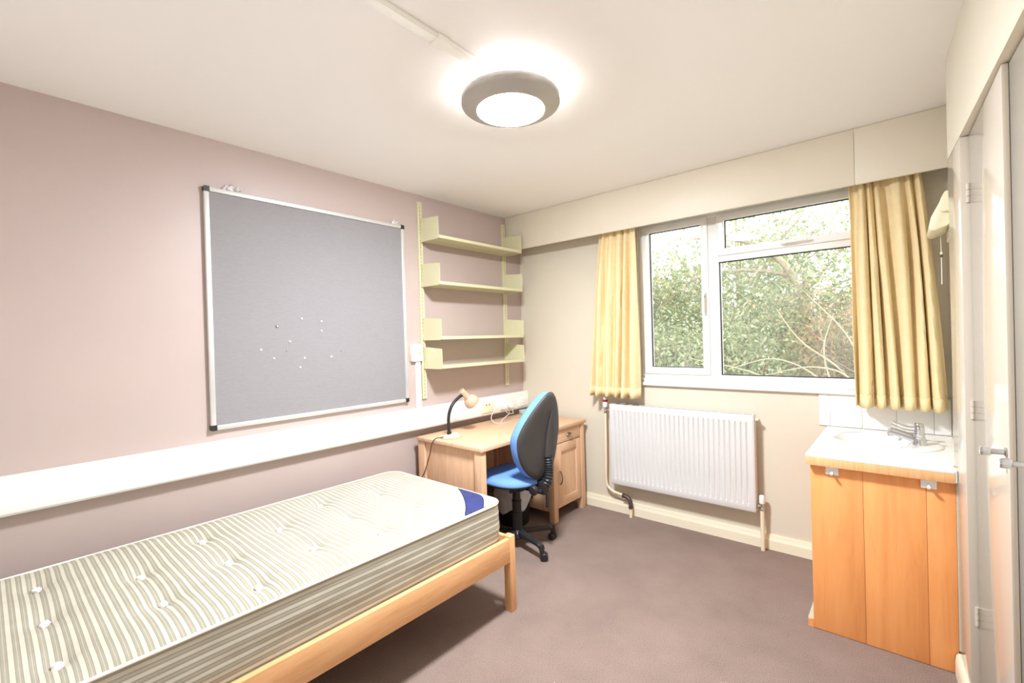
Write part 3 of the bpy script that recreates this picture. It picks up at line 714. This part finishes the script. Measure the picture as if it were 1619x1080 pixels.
# backrest: tapered shell, leaning away from the desk
BW, BH, BZ = .215, .285, .765     # half width, half height, centre height
def backpt(y, z, off):
    """y,z in the back's own plane; off = distance out of it (+ = rear)"""
    h = (z + BH) / (2 * BH)
    lean = .172 + .088 * h - .028 * math.sin(PI * min(1, max(0, h)))
    bow = .035 * (1 - (y / BW) ** 2)
    return P3(lean + bow * .9 - .02 + off, SY + y, BZ + z)
def outline(a):
    c, s = math.cos(a), math.sin(a)
    w = BW * (1.0 - .50 * max(0, s) ** 1.25 - .06 * max(0, -s)); e = 2.15
    q = (abs(c) ** e + abs(s) ** e) ** (-1 / e); return q * c * w, q * s * BH
def back_surface(prof, n=64):
    bm = nb(); rings = []
    for k, off in prof:
        if k < 1e-4: rings.append([bm.verts.new(backpt(0, 0, off))]); continue
        rings.append([bm.verts.new(backpt(*(q * k for q in outline(2 * PI * i / n)), off)) for i in range(n)])
    for A, B in zip(rings, rings[1:]):
        for i in range(n):
            j = (i + 1) % n
            if len(A) == 1: bm.faces.new((A[0], B[j], B[i]))
            elif len(B) == 1: bm.faces.new((A[i], A[j], B[0]))
            else: bm.faces.new((A[i], A[j], B[j], B[i]))
    return bm
obj('backrest', back_surface([(0, -.075), (.3, -.075), (.6, -.075), (.85, -.072), (.95, -.064), (.995, -.046), (1.01, -.02), (1.0, .0), (.99, .006)]), 'blue', t, smooth=60)
obj('back_shell', back_surface([(.985, .0), (1.004, .003), (1.004, .010), (.97, .02), (.86, .026), (.6, .030), (.3, .031), (0, .031)]), 'blackg', t, smooth=60)
# raised spine on the shell, ribbed bellows, lever and knob
bm = nb(); pts = [backpt(.03, z, .034) for z in (.16, .08, 0, -.08, -.16, -.23)]
tube(bm, pts, [.004, .012, .018, .022, .026, .026], 12); obj('spine', bm, 'blackg', t)
bm = nb(); pp = catmull([backpt(.03, -.14, .040), backpt(.03, -.22, .046), P3(.235, SY + .005, .47), P3(.195, SY, .425)], 14)
tube(bm, pp, [.027 + (.006 if i % 3 == 0 else 0) for i in range(len(pp))], 14); obj('bellows', bm, 'black', t)
bm = box(nb(), CX + .165, CX + .235, CY + SY - .032, CY + SY + .022, .385, .472, bev=.006); obj('back_bracket', bm, 'black', t)
bm = nb(); lathe(bm, [(0, 0), (.008, 0), (.008, .03), (.028, .034), (.034, .045), (.034, .058), (.026, .07), (0, .074)], along(P3(.185, SY - .03, .425), (0, -1, 0)), 24); obj('adjuster_knob', bm, 'black', t)
bm = nb(); tube(bm, [P3(.23, SY - .0, .40), P3(.232, SY - .0, .30)], [.008, .011], 12); obj('lever', bm, 'black', t)
bm = nb(); lathe(bm, [(0, 0), (.007, 0), (.007, .05), (.011, .054), (.011, .07), (0, .072)], along(P3(.06, -.07, .415), (.15, -1, 0)), 14); obj('height_lever', bm, 'black', t)

# ---------------------------------------------------------------- bed
BX0, BX1, BYF, BYN = .145, 1.162, -1.515, -3.515
t = thing('bed', 'single bed frame of honey coloured pine with square legs', 'bed', ((BX0 + BX1) / 2, (BYF + BYN) / 2, 0))
PT = .388
for x0 in (BX0, BX1 - .045):
    for y0 in (BYF - .040, BYN):
        obj('leg', bx(x0, x0 + .045, y0, y0 + .040, .0005, PT, bev=.002), 'pine_z', t)
for x0 in (BX0 + .001, BX1 - .026):
    obj('side_rail', bx(x0, x0 + .025, BYN + .040, BYF - .040, .258, PT - .010, bev=.002), 'pine_y', t)
for y0 in (BYF - .030, BYN + .006):
    obj('end_rail', bx(BX0 + .045, BX1 - .045, y0, y0 + .024, .258, PT - .010, bev=.002), 'pine_x', t)
for x0 in (BX0 + .026, BX1 - .056):
    obj('slat_ledge', bx(x0, x0 + .03, BYN + .04, BYF - .04, .288, .318), 'pine_y', t, smooth=0)
for k in range(13):
    y = BYN + .09 + k * .148; obj('slat', bx(BX0 + .027, BX1 - .027, y, y + .07, .3185, .3345), 'pine_x', t, smooth=0)

# ---------------------------------------------------------------- mattress
X0, X1, Y0, Y1, Z0, Z1 = .178, 1.128, -3.455, -1.557, .3352, .575
mt = thing('mattress', 'striped cream single mattress with white tufts on the pine bed', 'mattress', ((X0 + X1) / 2, (Y0 + Y1) / 2, Z0))
tufts = [(.375, -3.185), (.68, -3.185), (.98, -3.18), (.57, -2.93), (.853, -2.922), (.40, -2.689), (.713, -2.686), (.993, -2.685), (.541, -2.427), (.858, -2.424), (.395, -2.165), (.679, -2.172), (.947, -2.165), (.50, -1.895), (.811, -1.899)]
CR = .075
def corner(x, y):
    """square grid corner -> rounded corner"""
    for sx, cx in ((-1, X0 + CR), (1, X1 - CR)):
        for sy, cy in ((-1, Y0 + CR), (1, Y1 - CR)):
            dx, dy = (x - cx) * sx, (y - cy) * sy
            if dx > 0 and dy > 0:
                m = max(dx, dy); L = math.hypot(dx, dy); return cx + sx * dx * m / L, cy + sy * dy * m / L
    return x, y
def top_z(x, y):
    e = min(x - X0, X1 - x, y - Y0, Y1 - y)
    z = Z1 - .012 * math.exp(-max(0, e) / .022)
    d = 0
    for tx, ty in tufts:
        r = math.hypot((x - tx), (y - ty))
        if r < .5: d += .030 * math.exp(-r / .05) + .010 * math.exp(-(abs(y - ty) / .035) - abs(x - tx) / .14)
    z += .012 * min(1, max(0, e) / .10) - min(d, .032)
    z += .0025 * noise.noise(Vector((x * 9, y * 9, 1.3))) * min(1, e / .05)
    return z
NX, NY = 80, 160
bm = nb(); ys_ = [Y0 + (Y1 - Y0) * j / NY for j in range(NY + 1)]; xs_ = [X0 + (X1 - X0) * i / NX for i in range(NX + 1)]
V = []
for x in xs_:
    row = []
    for y in ys_:
        zz = top_z(x, y); a, b = corner(x, y); row.append(bm.verts.new((a, b, zz)))
    V.append(row)
for i in range(NX):
    for j in range(NY): bm.faces.new((V[i][j], V[i + 1][j], V[i + 1][j + 1], V[i][j + 1]))
obj('top_panel', bm, 'top', mt, smooth=180)
def rim(n_c=8, step=.03, grow=0.0):
    out = []
    cs = [(X1 - CR, Y1 - CR, 0), (X0 + CR, Y1 - CR, 90), (X0 + CR, Y0 + CR, 180), (X1 - CR, Y0 + CR, 270)]
    for k, (cx, cy, a0) in enumerate(cs):
        for i in range(n_c + 1):
            a = math.radians(a0 + 90 * i / n_c); out.append((cx + (CR + grow) * math.cos(a), cy + (CR + grow) * math.sin(a), math.cos(a), math.sin(a)))
        nx_, ny_, na = cs[(k + 1) % 4]; a1 = math.radians(na)
        p = Vector((out[-1][0], out[-1][1])); q = Vector((nx_ + (CR + grow) * math.cos(a1), ny_ + (CR + grow) * math.sin(a1))); m = int((q - p).length / step)
        for i in range(1, m):
            w = p.lerp(q, i / m); out.append((w.x, w.y, math.cos(a1), math.sin(a1)))
    return out
ring = rim(); bm = nb(); cols = []; NZ = 18
for (x, y, nx_, ny_) in ring:
    col = []
    for j in range(NZ + 1):
        v = j / NZ; z = Z0 + .004 + (Z1 - .012 - Z0 - .004) * v
        o_ = .006 * math.sin(PI * v) + .004 * noise.noise(Vector((x * 5, y * 5, z * 22))) * math.sin(PI * v)
        dz = .006 * noise.noise(Vector((x * 4 + 3, y * 4, z * 6))) * math.sin(PI * v)
        col.append(bm.verts.new((x + nx_ * o_, y + ny_ * o_, z + dz)))
    cols.append(col)
for i in range(len(cols)):
    A, B = cols[i], cols[(i + 1) % len(cols)]
    for j in range(NZ): bm.faces.new((A[j], B[j], B[j + 1], A[j + 1]))
bm.faces.new([c[0] for c in cols][::-1])
obj('border', bm, 'side', mt, smooth=60)
for z in (Z1 - .011, Z0 + .006):
    bm = nb(); rg = [Vector((x + nx_ * .001, y + ny_ * .001, z)) for x, y, nx_, ny_ in ring]; n = len(rg); rs = []
    for i, p in enumerate(rg):
        nrm = Vector((ring[i][2], ring[i][3], 0)); rs.append([bm.verts.new(p + .0055 * (nrm * math.cos(2 * PI * k / 8) + Vector((0, 0, math.sin(2 * PI * k / 8))))) for k in range(8)])
    for i in range(n):
        A, B = rs[i], rs[(i + 1) % n]
        for k in range(8): bm.faces.new((A[k], A[(k + 1) % 8], B[(k + 1) % 8], B[k]))
    obj('piping', bm, 'piping', mt, smooth=60)
for i, (tx, ty) in enumerate(tufts):
    rng = random.Random(i); bm = nb(); n = 16; zc = top_z(tx, ty) + .004; a0 = rng.uniform(-.3, .3)
    rings = []
    for k, hgt in ((1, -.002), (.85, .005), (.5, .009)):
        rings.append([bm.verts.new((tx + k * (.017 + rng.uniform(-.004, .004)) * math.cos(2 * PI * j / n + a0), ty + k * (.013 + rng.uniform(-.003, .003)) * math.sin(2 * PI * j / n + a0), zc + hgt + rng.uniform(-.002, .002))) for j in range(n)])
    c = bm.verts.new((tx, ty, zc + .008))
    for A, B in zip(rings, rings[1:]):
        for j in range(n): bm.faces.new((A[j], A[(j + 1) % n], B[(j + 1) % n], B[j]))
    for j in range(n): bm.faces.new((rings[-1][j], rings[-1][(j + 1) % n], c))
    obj('tuft', bm, 'cotton', mt, smooth=60)
# navy label across the near corner, with the plain cream corner beyond it
inner = catmull([(.79, Y1 - .010, 0), (.947, -1.672, 0), (1.054, -1.755, 0), (X1 - .008, -1.822, 0)], 8)
outer = catmull([(.926, Y1 - .010, 0), (1.0, -1.59, 0), (1.07, -1.640, 0), (X1 - .009, -1.69, 0)], 8)
bm = nb(); n = len(inner)
def lab(u, v):
    i = min(n - 1, int(round(u * (n - 1)))); p = inner[i].lerp(outer[i], v); return Vector((p.x, p.y, top_z(p.x, p.y) + .0035))
grid(bm, n, 9, lab); o = tag(obj('corner_label', bm, 'navy', mt, smooth=60), 'navy blue satin label')
sm = o.modifiers.new('thickness', 'SOLIDIFY'); sm.thickness = .001
far = [Vector((X1 - CR + (CR - .006) * math.cos(a), Y1 - CR + (CR - .006) * math.sin(a), 0)) for a in [math.radians(95 - 100 * i / (n - 1)) for i in range(n)]]
bm = nb()
def labc(u, v):
    i = min(n - 1, int(round(u * (n - 1)))); p = outer[i].lerp(far[i], v); return Vector((p.x, p.y, top_z(min(p.x, X1 - .01), min(p.y, Y1 - .01)) + .003))
grid(bm, n, 9, labc); o = tag(obj('corner_patch', bm, 'piping', mt, smooth=60), 'plain cream corner patch'); sm = o.modifiers.new('thickness', 'SOLIDIFY'); sm.thickness = .001

# ---------------------------------------------------------------- vanity unit
t = thing('vanity_unit', 'orange plywood cabinet under the wash basin', 'cabinet', (2.61, -.4, 0))
VY = -.765
for a, b in ((2.360, 2.5555), (2.5565, 2.7635), (2.7645, 2.852)):
    obj('front_panel', bx(a, b, VY, VY + .018, .002, .775, bev=.001), 'ply', t)
obj('side_panel', bx(2.360, 2.376, VY + .018, -.022, .002, .775), 'ply', t, smooth=0)
bm = nb(); prism(bm, [(2.3595, .0005), (2.338, .0005), (2.338, .045), (2.352, .085), (2.3595, .12)], 'y', VY + .004, -.022); obj('plinth_strip', bm, 'skirt', t, smooth=0)
bm = nb(); prism(bm, [(2.3595, .0005), (2.338, .0005), (2.338, .035), (2.3595, .040)], 'y', VY, VY + .004); obj('plinth_end', bm, 'ply', t, smooth=0)
obj('side_filler', bx(2.8525, 2.8548, VY + .002, VY + .02, .095, .775), 'skirt', t, smooth=0)
WT = .8255
BCX, BCY, BRX, BRY = 2.612, -.345, .226, .205       # basin rim
wt = thing('worktop', 'white laminate worktop with a wooden front edge around the basin', 'worktop', (2.61, -.4, .778))
wx0, wx1, wy0, wy1 = 2.347, 2.850, -.785, -.0095
bm = nb(); n = 96
angs = sorted([2 * PI * k / n for k in range(n)] + [math.atan2(y - BCY, x - BCX) % (2 * PI) for x in (wx0, wx1) for y in (wy0, wy1)])
def rayrect(a):
    c, s = math.cos(a), math.sin(a); tt = 9
    if c > 1e-9: tt = min(tt, (wx1 - BCX) / c)
    if c < -1e-9: tt = min(tt, (wx0 - BCX) / c)
    if s > 1e-9: tt = min(tt, (wy1 - BCY) / s)
    if s < -1e-9: tt = min(tt, (wy0 - BCY) / s)
    return BCX + c * tt, BCY + s * tt
O1, I1, O0, I0 = [], [], [], []
for a in angs:
    x, y = rayrect(a); i_, j_ = BCX + BRX * .94 * math.cos(a), BCY + BRY * .94 * math.sin(a)
    O1.append(bm.verts.new((x, y, WT))); I1.append(bm.verts.new((i_, j_, WT))); O0.append(bm.verts.new((x, y, .779))); I0.append(bm.verts.new((i_, j_, .779)))
N = len(angs)
for k in range(N):
    k2 = (k + 1) % N
    bm.faces.new((O1[k], O1[k2], I1[k2], I1[k])); bm.faces.new((O0[k], I0[k], I0[k2], O0[k2])); bm.faces.new((O1[k], O0[k], O0[k2], O1[k2])); bm.faces.new((I1[k], I1[k2], I0[k2], I0[k]))
obj('laminate_top', bm, 'laminate', wt, smooth=30)
obj('front_edge_strip', bx(wx0, wx1, wy0 - .0125, wy0 - .0002, .776, .8135, bev=.001), 'plyedge', wt)
obj('front_edge_lip', bx(wx0, wx1, wy0 - .0125, wy0 - .0002, .8137, WT, bev=.001), 'laminate', wt)
# side return of the laminate beside the niche wall
obj('sealant_strip', bx(2.8502, 2.8556, wy0 - .010, -.7155, .779, WT - .001), 'laminate', wt, smooth=0)
obj('side_return', bx(2.8502, 2.886, -.698, -.0095, .79, WT), 'laminate', wt, smooth=0)
bs = thing('wash_basin', 'white oval ceramic basin set into the worktop', 'basin', (BCX, BCY, WT))
bm = nb(); n = 64; rings = []
def ell(cx, cy, rx, ry, z): return [bm.verts.new((cx + rx * math.cos(2 * PI * k / n), cy + ry * math.sin(2 * PI * k / n), z)) for k in range(n)]
icx, icy = BCX - .045, BCY - .0
for (cx, cy, rx, ry, z) in ((BCX, BCY, BRX, BRY, WT + .0005), (BCX, BCY, BRX, BRY, WT + .006), (BCX, BCY, BRX - .006, BRY - .006, WT + .011), (BCX, BCY, BRX - .018, BRY - .018, WT + .012), (icx, icy, .158, .178, WT + .009), (icx, icy, .150, .170, WT + .002), (icx, icy, .140, .158, WT - .03), (icx, icy, .118, .132, WT - .075), (icx, icy, .08, .09, WT - .105), (icx, icy, .035, .035, WT - .116), (icx, icy, .02, .02, WT - .118)):
    rings.append(ell(cx, cy, rx, ry, z))
for A, B in zip(rings, rings[1:]):
    for k in range(n): bm.faces.new((A[k], A[(k + 1) % n], B[(k + 1) % n], B[k]))
obj('bowl', bm, 'ceramic', bs, smooth=60)
bm = nb(); lathe(bm, [(0, 0), (.012, 0), (.018, .002), (.021, .004), (.021, -.006), (0, -.006)], Matrix.Translation((icx, icy, WT - .117)), 24); obj('waste_outlet', bm, 'chrome', bs)
bm = nb(); lathe(bm, [(0, .002), (.011, .002), (.013, 0)], along((icx + .134, icy + .02, WT - .035), (-1, 0, .3)), 18); obj('overflow', bm, 'chrome', bs)
def tap(y, label):
    x = 2.752; z = WT + .0105
    t = thing('basin_tap', label, 'tap', (x, y, z), 'lever taps on the basin')
    T = Matrix.Translation((x, y, z))
    bm = nb(); lathe(bm, [(0, 0), (.029, 0), (.029, .004), (.024, .016), (.021, .03), (.0225, .032), (.0225, .036), (.021, .036), (0, .036)], T, 28); obj('tap_body', bm, 'chrome', t)
    bm = nb(); pts = catmull([(x - .008, y, z + .016), (x - .05, y, z + .03), (x - .09, y, z + .044), (x - .108, y, z + .046)], 6); tube(bm, pts, [.013 - .004 * i / (len(pts) - 1) for i in range(len(pts))], 16); obj('spout', bm, 'chrome', t)
    bm = nb(); lathe(bm, [(0, 0), (.0105, 0), (.0115, .003), (.0115, .015), (0, .015)], Matrix.Translation((x - .108, y, z + .032)), 18); obj('nozzle', bm, 'chrome', t)
    bm = nb(); lathe(bm, [(0, .036), (.0195, .036), (.0205, .04), (.0190, .082), (.016, .086), (0, .087)], T, 24); hd_ = obj('tap_head', bm, 'chrome', t)
    bm = nb(); pts = catmull([(x - .012, y, z + .064), (x - .05, y, z + .068), (x - .078, y, z + .078), (x - .102, y, z + .090)], 6); m = len(pts)
    rings = []
    for i, p in enumerate(pts):
        q = i / (m - 1); w = .007 + .006 * max(0, (q - .55) / .45); hh = .005 - .0015 * q
        rings.append([bm.verts.new(p + Vector((0, w * math.cos(2 * PI * k / 10), hh * math.sin(2 * PI * k / 10)))) for k in range(10)])
    for A, B in zip(rings, rings[1:]):
        for k in range(10): bm.faces.new((A[k], A[(k + 1) % 10], B[(k + 1) % 10], B[k]))
    bm.faces.new(rings[0]); bm.faces.new(rings[-1][::-1])
    obj('lever', bm, 'chrome', hd_)
tap(-.375, 'chrome lever tap on the basin nearer the cabinet front')
tap(-.275, 'chrome lever tap on the basin nearer the tiled wall')
def hook(x, label):
    z0, z1 = .737, .779; y = VY - .0005
    x0, x1 = x - .025, x + .025
    t = thing('towel_hook', label, 'hook', (x, y, z0), 'white stick-on hooks on the cabinet')
    obj('hook_plate', bx(x0, x1, y - .0105, y - .0002, z0, z1 - .004, bev=.002), 'white', t)
    bm = nb(); tube(bm, catmull([(x, y - .010, z0 + .018), (x, y - .014, z0 + .010), (x, y - .022, z0 + .004), (x, y - .028, z0 + .010)], 4), .0055, 10); obj('hook_peg', bm, 'white', t)
hook(2.445, 'white hook plate on the left of the orange cabinet front')
hook(2.772, 'white hook plate on the right of the orange cabinet front')

# ---------------------------------------------------------------- shaver light and mirror on the niche wall
t = thing('shaver_light', 'cream shaver light on the wall above the mirror', 'wall light', (2.887, -.34, 1.80))
bm = nb(); poly = [(2.8868, 1.985), (2.860, 1.985), (2.835, 1.955), (2.805, 1.89), (2.797, 1.845), (2.803, 1.832), (2.822, 1.828), (2.855, 1.845), (2.8868, 1.865)]
prism(bm, poly, 'y', -.50, -.235)
bmesh.ops.bevel(bm, geom=list(bm.edges), offset=.006, segments=2, affect='EDGES', profile=.5); obj('diffuser_cover', bm, 'yellowish', t, smooth=40)
bm = nb(); prism(bm, [(2.8868, 1.995), (2.852, 1.995), (2.838, 1.965), (2.828, 1.925), (2.838, 1.905), (2.8868, 1.905)], 'y', -.520, -.500); bmesh.ops.bevel(bm, geom=list(bm.edges), offset=.006, segments=2, affect='EDGES', profile=.5); obj('end_cap', bm, 'yellowish', t, smooth=40)
obj('wall_plate', bx(2.868, 2.8868, -.50, -.25, 1.80, 1.85, bev=.003), 'yellowish', t)
bm = nb(); tube(bm, [(2.845, -.30, 1.845), (2.846, -.30, 1.74)], .0014, 6); lathe(bm, [(0, .755), (.003, .755), (.005, .747), (.004, .742), (0, .741)], Matrix.Translation((2.846, -.30, 1.0)), 10); obj('pull_cord', bm, 'yellowish', t)
bm = nb(); lathe(bm, [(0, 0), (.0055, .001), (.0055, .012), (0, .013)], Matrix.Translation((2.846, -.30, 1.728)), 10); obj('cord_acorn', bm, 'bronze', t)
bm = nb(); tube(bm, [(2.846, -.30, 1.728), (2.846, -.30, 1.60)], .0016, 6); obj('cord_tail', bm, 'white', t)
t = thing('wall_mirror', 'frameless mirror on the wall beside the basin reflecting the curtain', 'mirror', (2.887, -.42, 1.24))
obj('mirror_glass', bx(2.8815, 2.8865, -.62, -.22, 1.24, 1.79), 'mirror', t, smooth=0)
for y in (-.57, -.27):
    bm = nb(); lathe(bm, [(0, .006), (.006, .005), (.007, 0)], along((2.8815, y, 1.27), (-1, 0, 0)), 12); obj('mirror_screw', bm, 'chrome', t)

# ---------------------------------------------------------------- built-in wardrobe (its own skewed frame)
wd = thing('wardrobe', 'built-in wardrobe with tall glossy cream doors and chrome knobs', 'wardrobe', tuple(E))
wd.rotation_euler = (0, 0, math.atan2(PD.y, PD.x))
def wp(name, bm, mat, parent=None, smooth=35): return obj(name, bm, mat, parent or wd, smooth=smooth, local=True)
HZ = 2.074
S0, S1, S2 = .280, .850, 1.44
wp('stile', bx(0, S0, 0, .07, .001, HZ, bev=.003), 'gloss')
wp('stile', bx(S2 + .004, 3.5, 0, .07, .001, HZ, bev=.003), 'gloss')
wp('head_rail', bx(S0, S2, .047, .09, 2.02, HZ), 'gloss', smooth=0)
wp('plinth', bx(S0, S2, .02, .09, .001, .055), 'gloss', smooth=0)
wp('back_liner', bx(S0, S2, .09, .10, .001, HZ), 'gloss', smooth=0)
d1 = wp('door', bx(0, S1 - S0 - .004, 0, .014, .06, 2.0715, bev=.003), 'gloss'); d1.location = (S0 + .003, .024, 0); d1.rotation_euler = (0, 0, -math.atan(.015 / (S1 - S0)))
d2 = wp('door', bx(0, S2 - S1 + .012, 0, .018, .06, 2.0715, bev=.003), 'gloss'); d2.location = (S1 - .013, .0237, 0)
def knob(par, x):
    bm = nb(); lathe(bm, [(0, 0), (.013, 0), (.013, -.003), (.0075, -.006), (.0075, -.028), (.0105, -.030), (.0125, -.033), (.0125, -.048), (.010, -.051), (0, -.052)], Matrix.Translation((x, 0, 1.062)) @ Matrix.Rotation(-PI / 2, 4, 'X'), 24)
    o = obj('knob', bm, 'chrome', par, local=True); return o
knob(d1, S1 - S0 - .030); knob(d2, .123)
for z in (1.87, 1.10, .36):
    for par, x in ((d1, -.001), (d2, S2 - S1 + .012)):
        bm = nb()
        for k in range(3): lathe(bm, [(0, 0), (.006, 0), (.006, .021), (0, .021)], Matrix.Translation((x, -.004, z - .033 + k * .0225)), 14)
        obj('hinge', bm, 'gloss', par, local=True)
# skirting along the foot of the stile
bm = nb(); prism(bm, [(0, .001), (-.016, .001), (-.016, .055), (-.012, .082), (-.005, .09), (0, .09)], 'x', .056, S0 - .02); o = wp('foot_skirting', bm, 'skirt', smooth=40)

MT['stem'] = M('pale_bare_stem', (158, 146, 124), .8, .2, vary=.15)
# ---------------------------------------------------------------- outdoors
struct('ground', bx(-25, 30, .3, 45, -2.7, -2.6), 'grass', smooth=0)
def rv(rng, s): return Vector((rng.gauss(0, s), rng.gauss(0, s), rng.gauss(0, s)))
def tree(name, label, foot, limbs, leafm, nleaf, lsize, twigs, seed, spread=.16, cat='tree'):
    """limbs: list of polylines (each a main branch); twigs sprout from them, leaves gather round twigs"""
    rng = random.Random(seed); t = thing(name, label, cat, foot, 'trees and shrubs outside the window')
    tw_pts = []
    for i, (pts, r0) in enumerate(limbs):
        c = catmull(pts, 7); bm = nb(); tube(bm, c, [r0 * (1 - .75 * k / (len(c) - 1)) for k in range(len(c))], 7)
        obj('trunk' if i == 0 else 'branch', bm, 'bark', t, smooth=60)
    bm = nb()
    for pts, r0 in limbs:
        c = catmull(pts, 10); L = len(c)
        for _ in range(twigs):
            k = int(L * (.30 + .70 * rng.random())) - 1; p = c[k]
            d = (rv(rng, 1).normalized() + Vector((0, 0, .25))).normalized(); ln = rng.uniform(.25, .7)
            q = [p]; 
            for s in range(4):
                d = (d + rv(rng, .28)).normalized(); q.append(q[-1] + d * ln / 4)
            tube(bm, q, [.008, .006, .005, .004, .003], 4, False); tw_pts += q[1:]
    o = obj('twigs', bm, 'bark', t, smooth=60); o['kind'] = 'stuff'
    vs, fs = [], []; base_ = Vector(foot)
    for _ in range(nleaf):
        p = rng.choice(tw_pts) + rv(rng, spread)
        if p.y < .75: p.y = .75 + rng.random() * .3
        a = rv(rng, 1).normalized(); b = a.orthogonal().normalized(); b = (b * math.cos(rng.random() * 6.28) + a.cross(b) * math.sin(rng.random() * 6.28)); n_ = a.cross(b)
        s = lsize * rng.uniform(.6, 1.3); k = len(vs); p = p - base_
        vs += [p - a * s, p + b * s * .45 + n_ * s * .15, p + a * s, p - b * s * .45 + n_ * s * .15]
        fs += [(k, k + 1, k + 2), (k, k + 2, k + 3)]
    me = bpy.data.meshes.new('foliage'); me.from_pydata(vs, [], fs); me.materials.append(MT[leafm])
    o = bpy.data.objects.new('foliage', me); C.objects.link(o); o.parent = t; o['kind'] = 'stuff'
    return t
G = -2.6
def fan(rng, foot, z0, n, rx, ry, z1, r):
    out = []
    for i in range(n):
        a = 2 * PI * i / n + rng.uniform(-.4, .4); e = Vector((foot[0] + rx * math.cos(a) * rng.uniform(.6, 1), foot[1] + ry * math.sin(a) * rng.uniform(.5, 1), z1 * rng.uniform(.55, 1) + (1 - 1) * z0))
        s = Vector((foot[0], foot[1], z0 + rng.uniform(0, .8))); m = s.lerp(e, .5) + Vector((0, 0, .25)) + rv(rng, .12)
        out.append(([s, m, e], r * rng.uniform(.6, 1)))
    return out
rng = random.Random(3)
f = (-.9, 3.4, G)
tree('garden_tree', 'green leafy tree filling the left casement outside the window', f, [([f, (-.85, 3.4, -.6), (-.7, 3.3, 1.2), (-.5, 3.2, 2.3)], .09)] + fan(rng, f, .0, 11, 1.5, .9, 2.45, .045), 'leafg', 23000, .030, 26, 11, .16)
f = (1.55, 3.9, G)
tree('garden_tree', 'tall tree with a thick arching bough seen through the big pane', f,
     [([f, (1.6, 3.9, -.5), (1.75, 3.8, 1.2), (1.72, 3.7, 2.1)], .10), ([(1.75, 3.78, 1.4), (1.62, 3.5, 2.1), (1.35, 3.35, 2.45), (.95, 3.3, 2.65), (.45, 3.2, 2.72)], .06), ([(1.6, 3.5, 2.1), (1.25, 3.4, 2.2), (.75, 3.3, 2.22), (.35, 3.2, 2.1)], .03)] + fan(rng, f, .1, 9, 1.1, .8, 2.3, .04), 'leafg', 12000, .030, 18, 12, .15)
f = (.7, 2.5, G)
tree('garden_shrub', 'pale green shrub with bare twigs low behind the middle of window', f, [([f, (.7, 2.5, -1), (.72, 2.5, .3), (.8, 2.5, 1.1)], .05)] + fan(rng, f, -.4, 12, 1.0, .6, 1.55, .025), 'leafp', 17000, .028, 22, 13, .14, 'shrub')
f = (2.45, 2.6, G)
russ = tree('garden_shrub', 'russet shrub with tangled bare stems behind the right of window', f, [([f, (2.45, 2.6, -1), (2.4, 2.6, .3), (2.45, 2.6, 1.2)], .05)] + fan(rng, f, -.4, 13, .8, .6, 1.75, .022), 'leafr', 12000, .024, 26, 14, .12, 'shrub')
for pts in ([(2.45, 2.3, .2), (2.15, 1.95, .85), (1.75, 1.85, 1.12), (1.3, 1.8, 1.02)], [(2.5, 2.2, .3), (2.3, 1.9, .95), (1.95, 1.8, 1.3), (1.75, 1.8, 1.62)], [(2.4, 2.3, .2), (2.2, 1.95, .8), (2.12, 1.9, 1.2), (2.2, 1.9, 1.55)],
            [(2.5, 2.3, .3), (2.35, 1.9, .9), (2.05, 1.85, 1.05), (1.6, 1.85, .95)], [(2.6, 2.3, .2), (2.45, 1.9, .9), (2.3, 1.85, 1.35), (2.0, 1.8, 1.75)], [(2.4, 2.4, .1), (2.0, 2.0, .7), (1.5, 1.9, .98), (.9, 1.85, 1.12)]):
    bm = nb(); c = catmull(pts, 8); tube(bm, c, [.011 - .007 * k / (len(c) - 1) for k in range(len(c))], 6); obj('bare_stem', bm, 'stem', russ, smooth=60)
f = (.2, 6.2, G)
tree('garden_tree', 'hazy pale tree standing farthest back behind the others', f, [([f, (.2, 6.2, -.5), (.3, 6.2, 1.5), (.3, 6.1, 3.6)], .12)] + fan(rng, f, .2, 14, 2.6, 1.0, 3.5, .05), 'leafp', 12000, .05, 18, 15, .3)
f = (2.6, 6.0, G)
tree('garden_shrub', 'broad green bush low in the distance at right of the window view', f, [([f, (2.6, 6, -1), (2.6, 6, .2), (2.6, 6, 1.0)], .08)] + fan(rng, f, -.6, 12, 1.9, .7, 1.5, .03), 'leafg', 20000, .045, 18, 16, .22, 'shrub')
f = (-2.2, 6.6, G)
tree('garden_shrub', 'dense dark green bush low in the distance at left of the window view', f, [([f, (-2.2, 6.6, -1), (-2.2, 6.6, .2), (-2.2, 6.6, 1.0)], .08)] + fan(rng, f, -.6, 12, 2.0, .7, 1.7, .03), 'leafg', 20000, .045, 18, 17, .22, 'shrub')
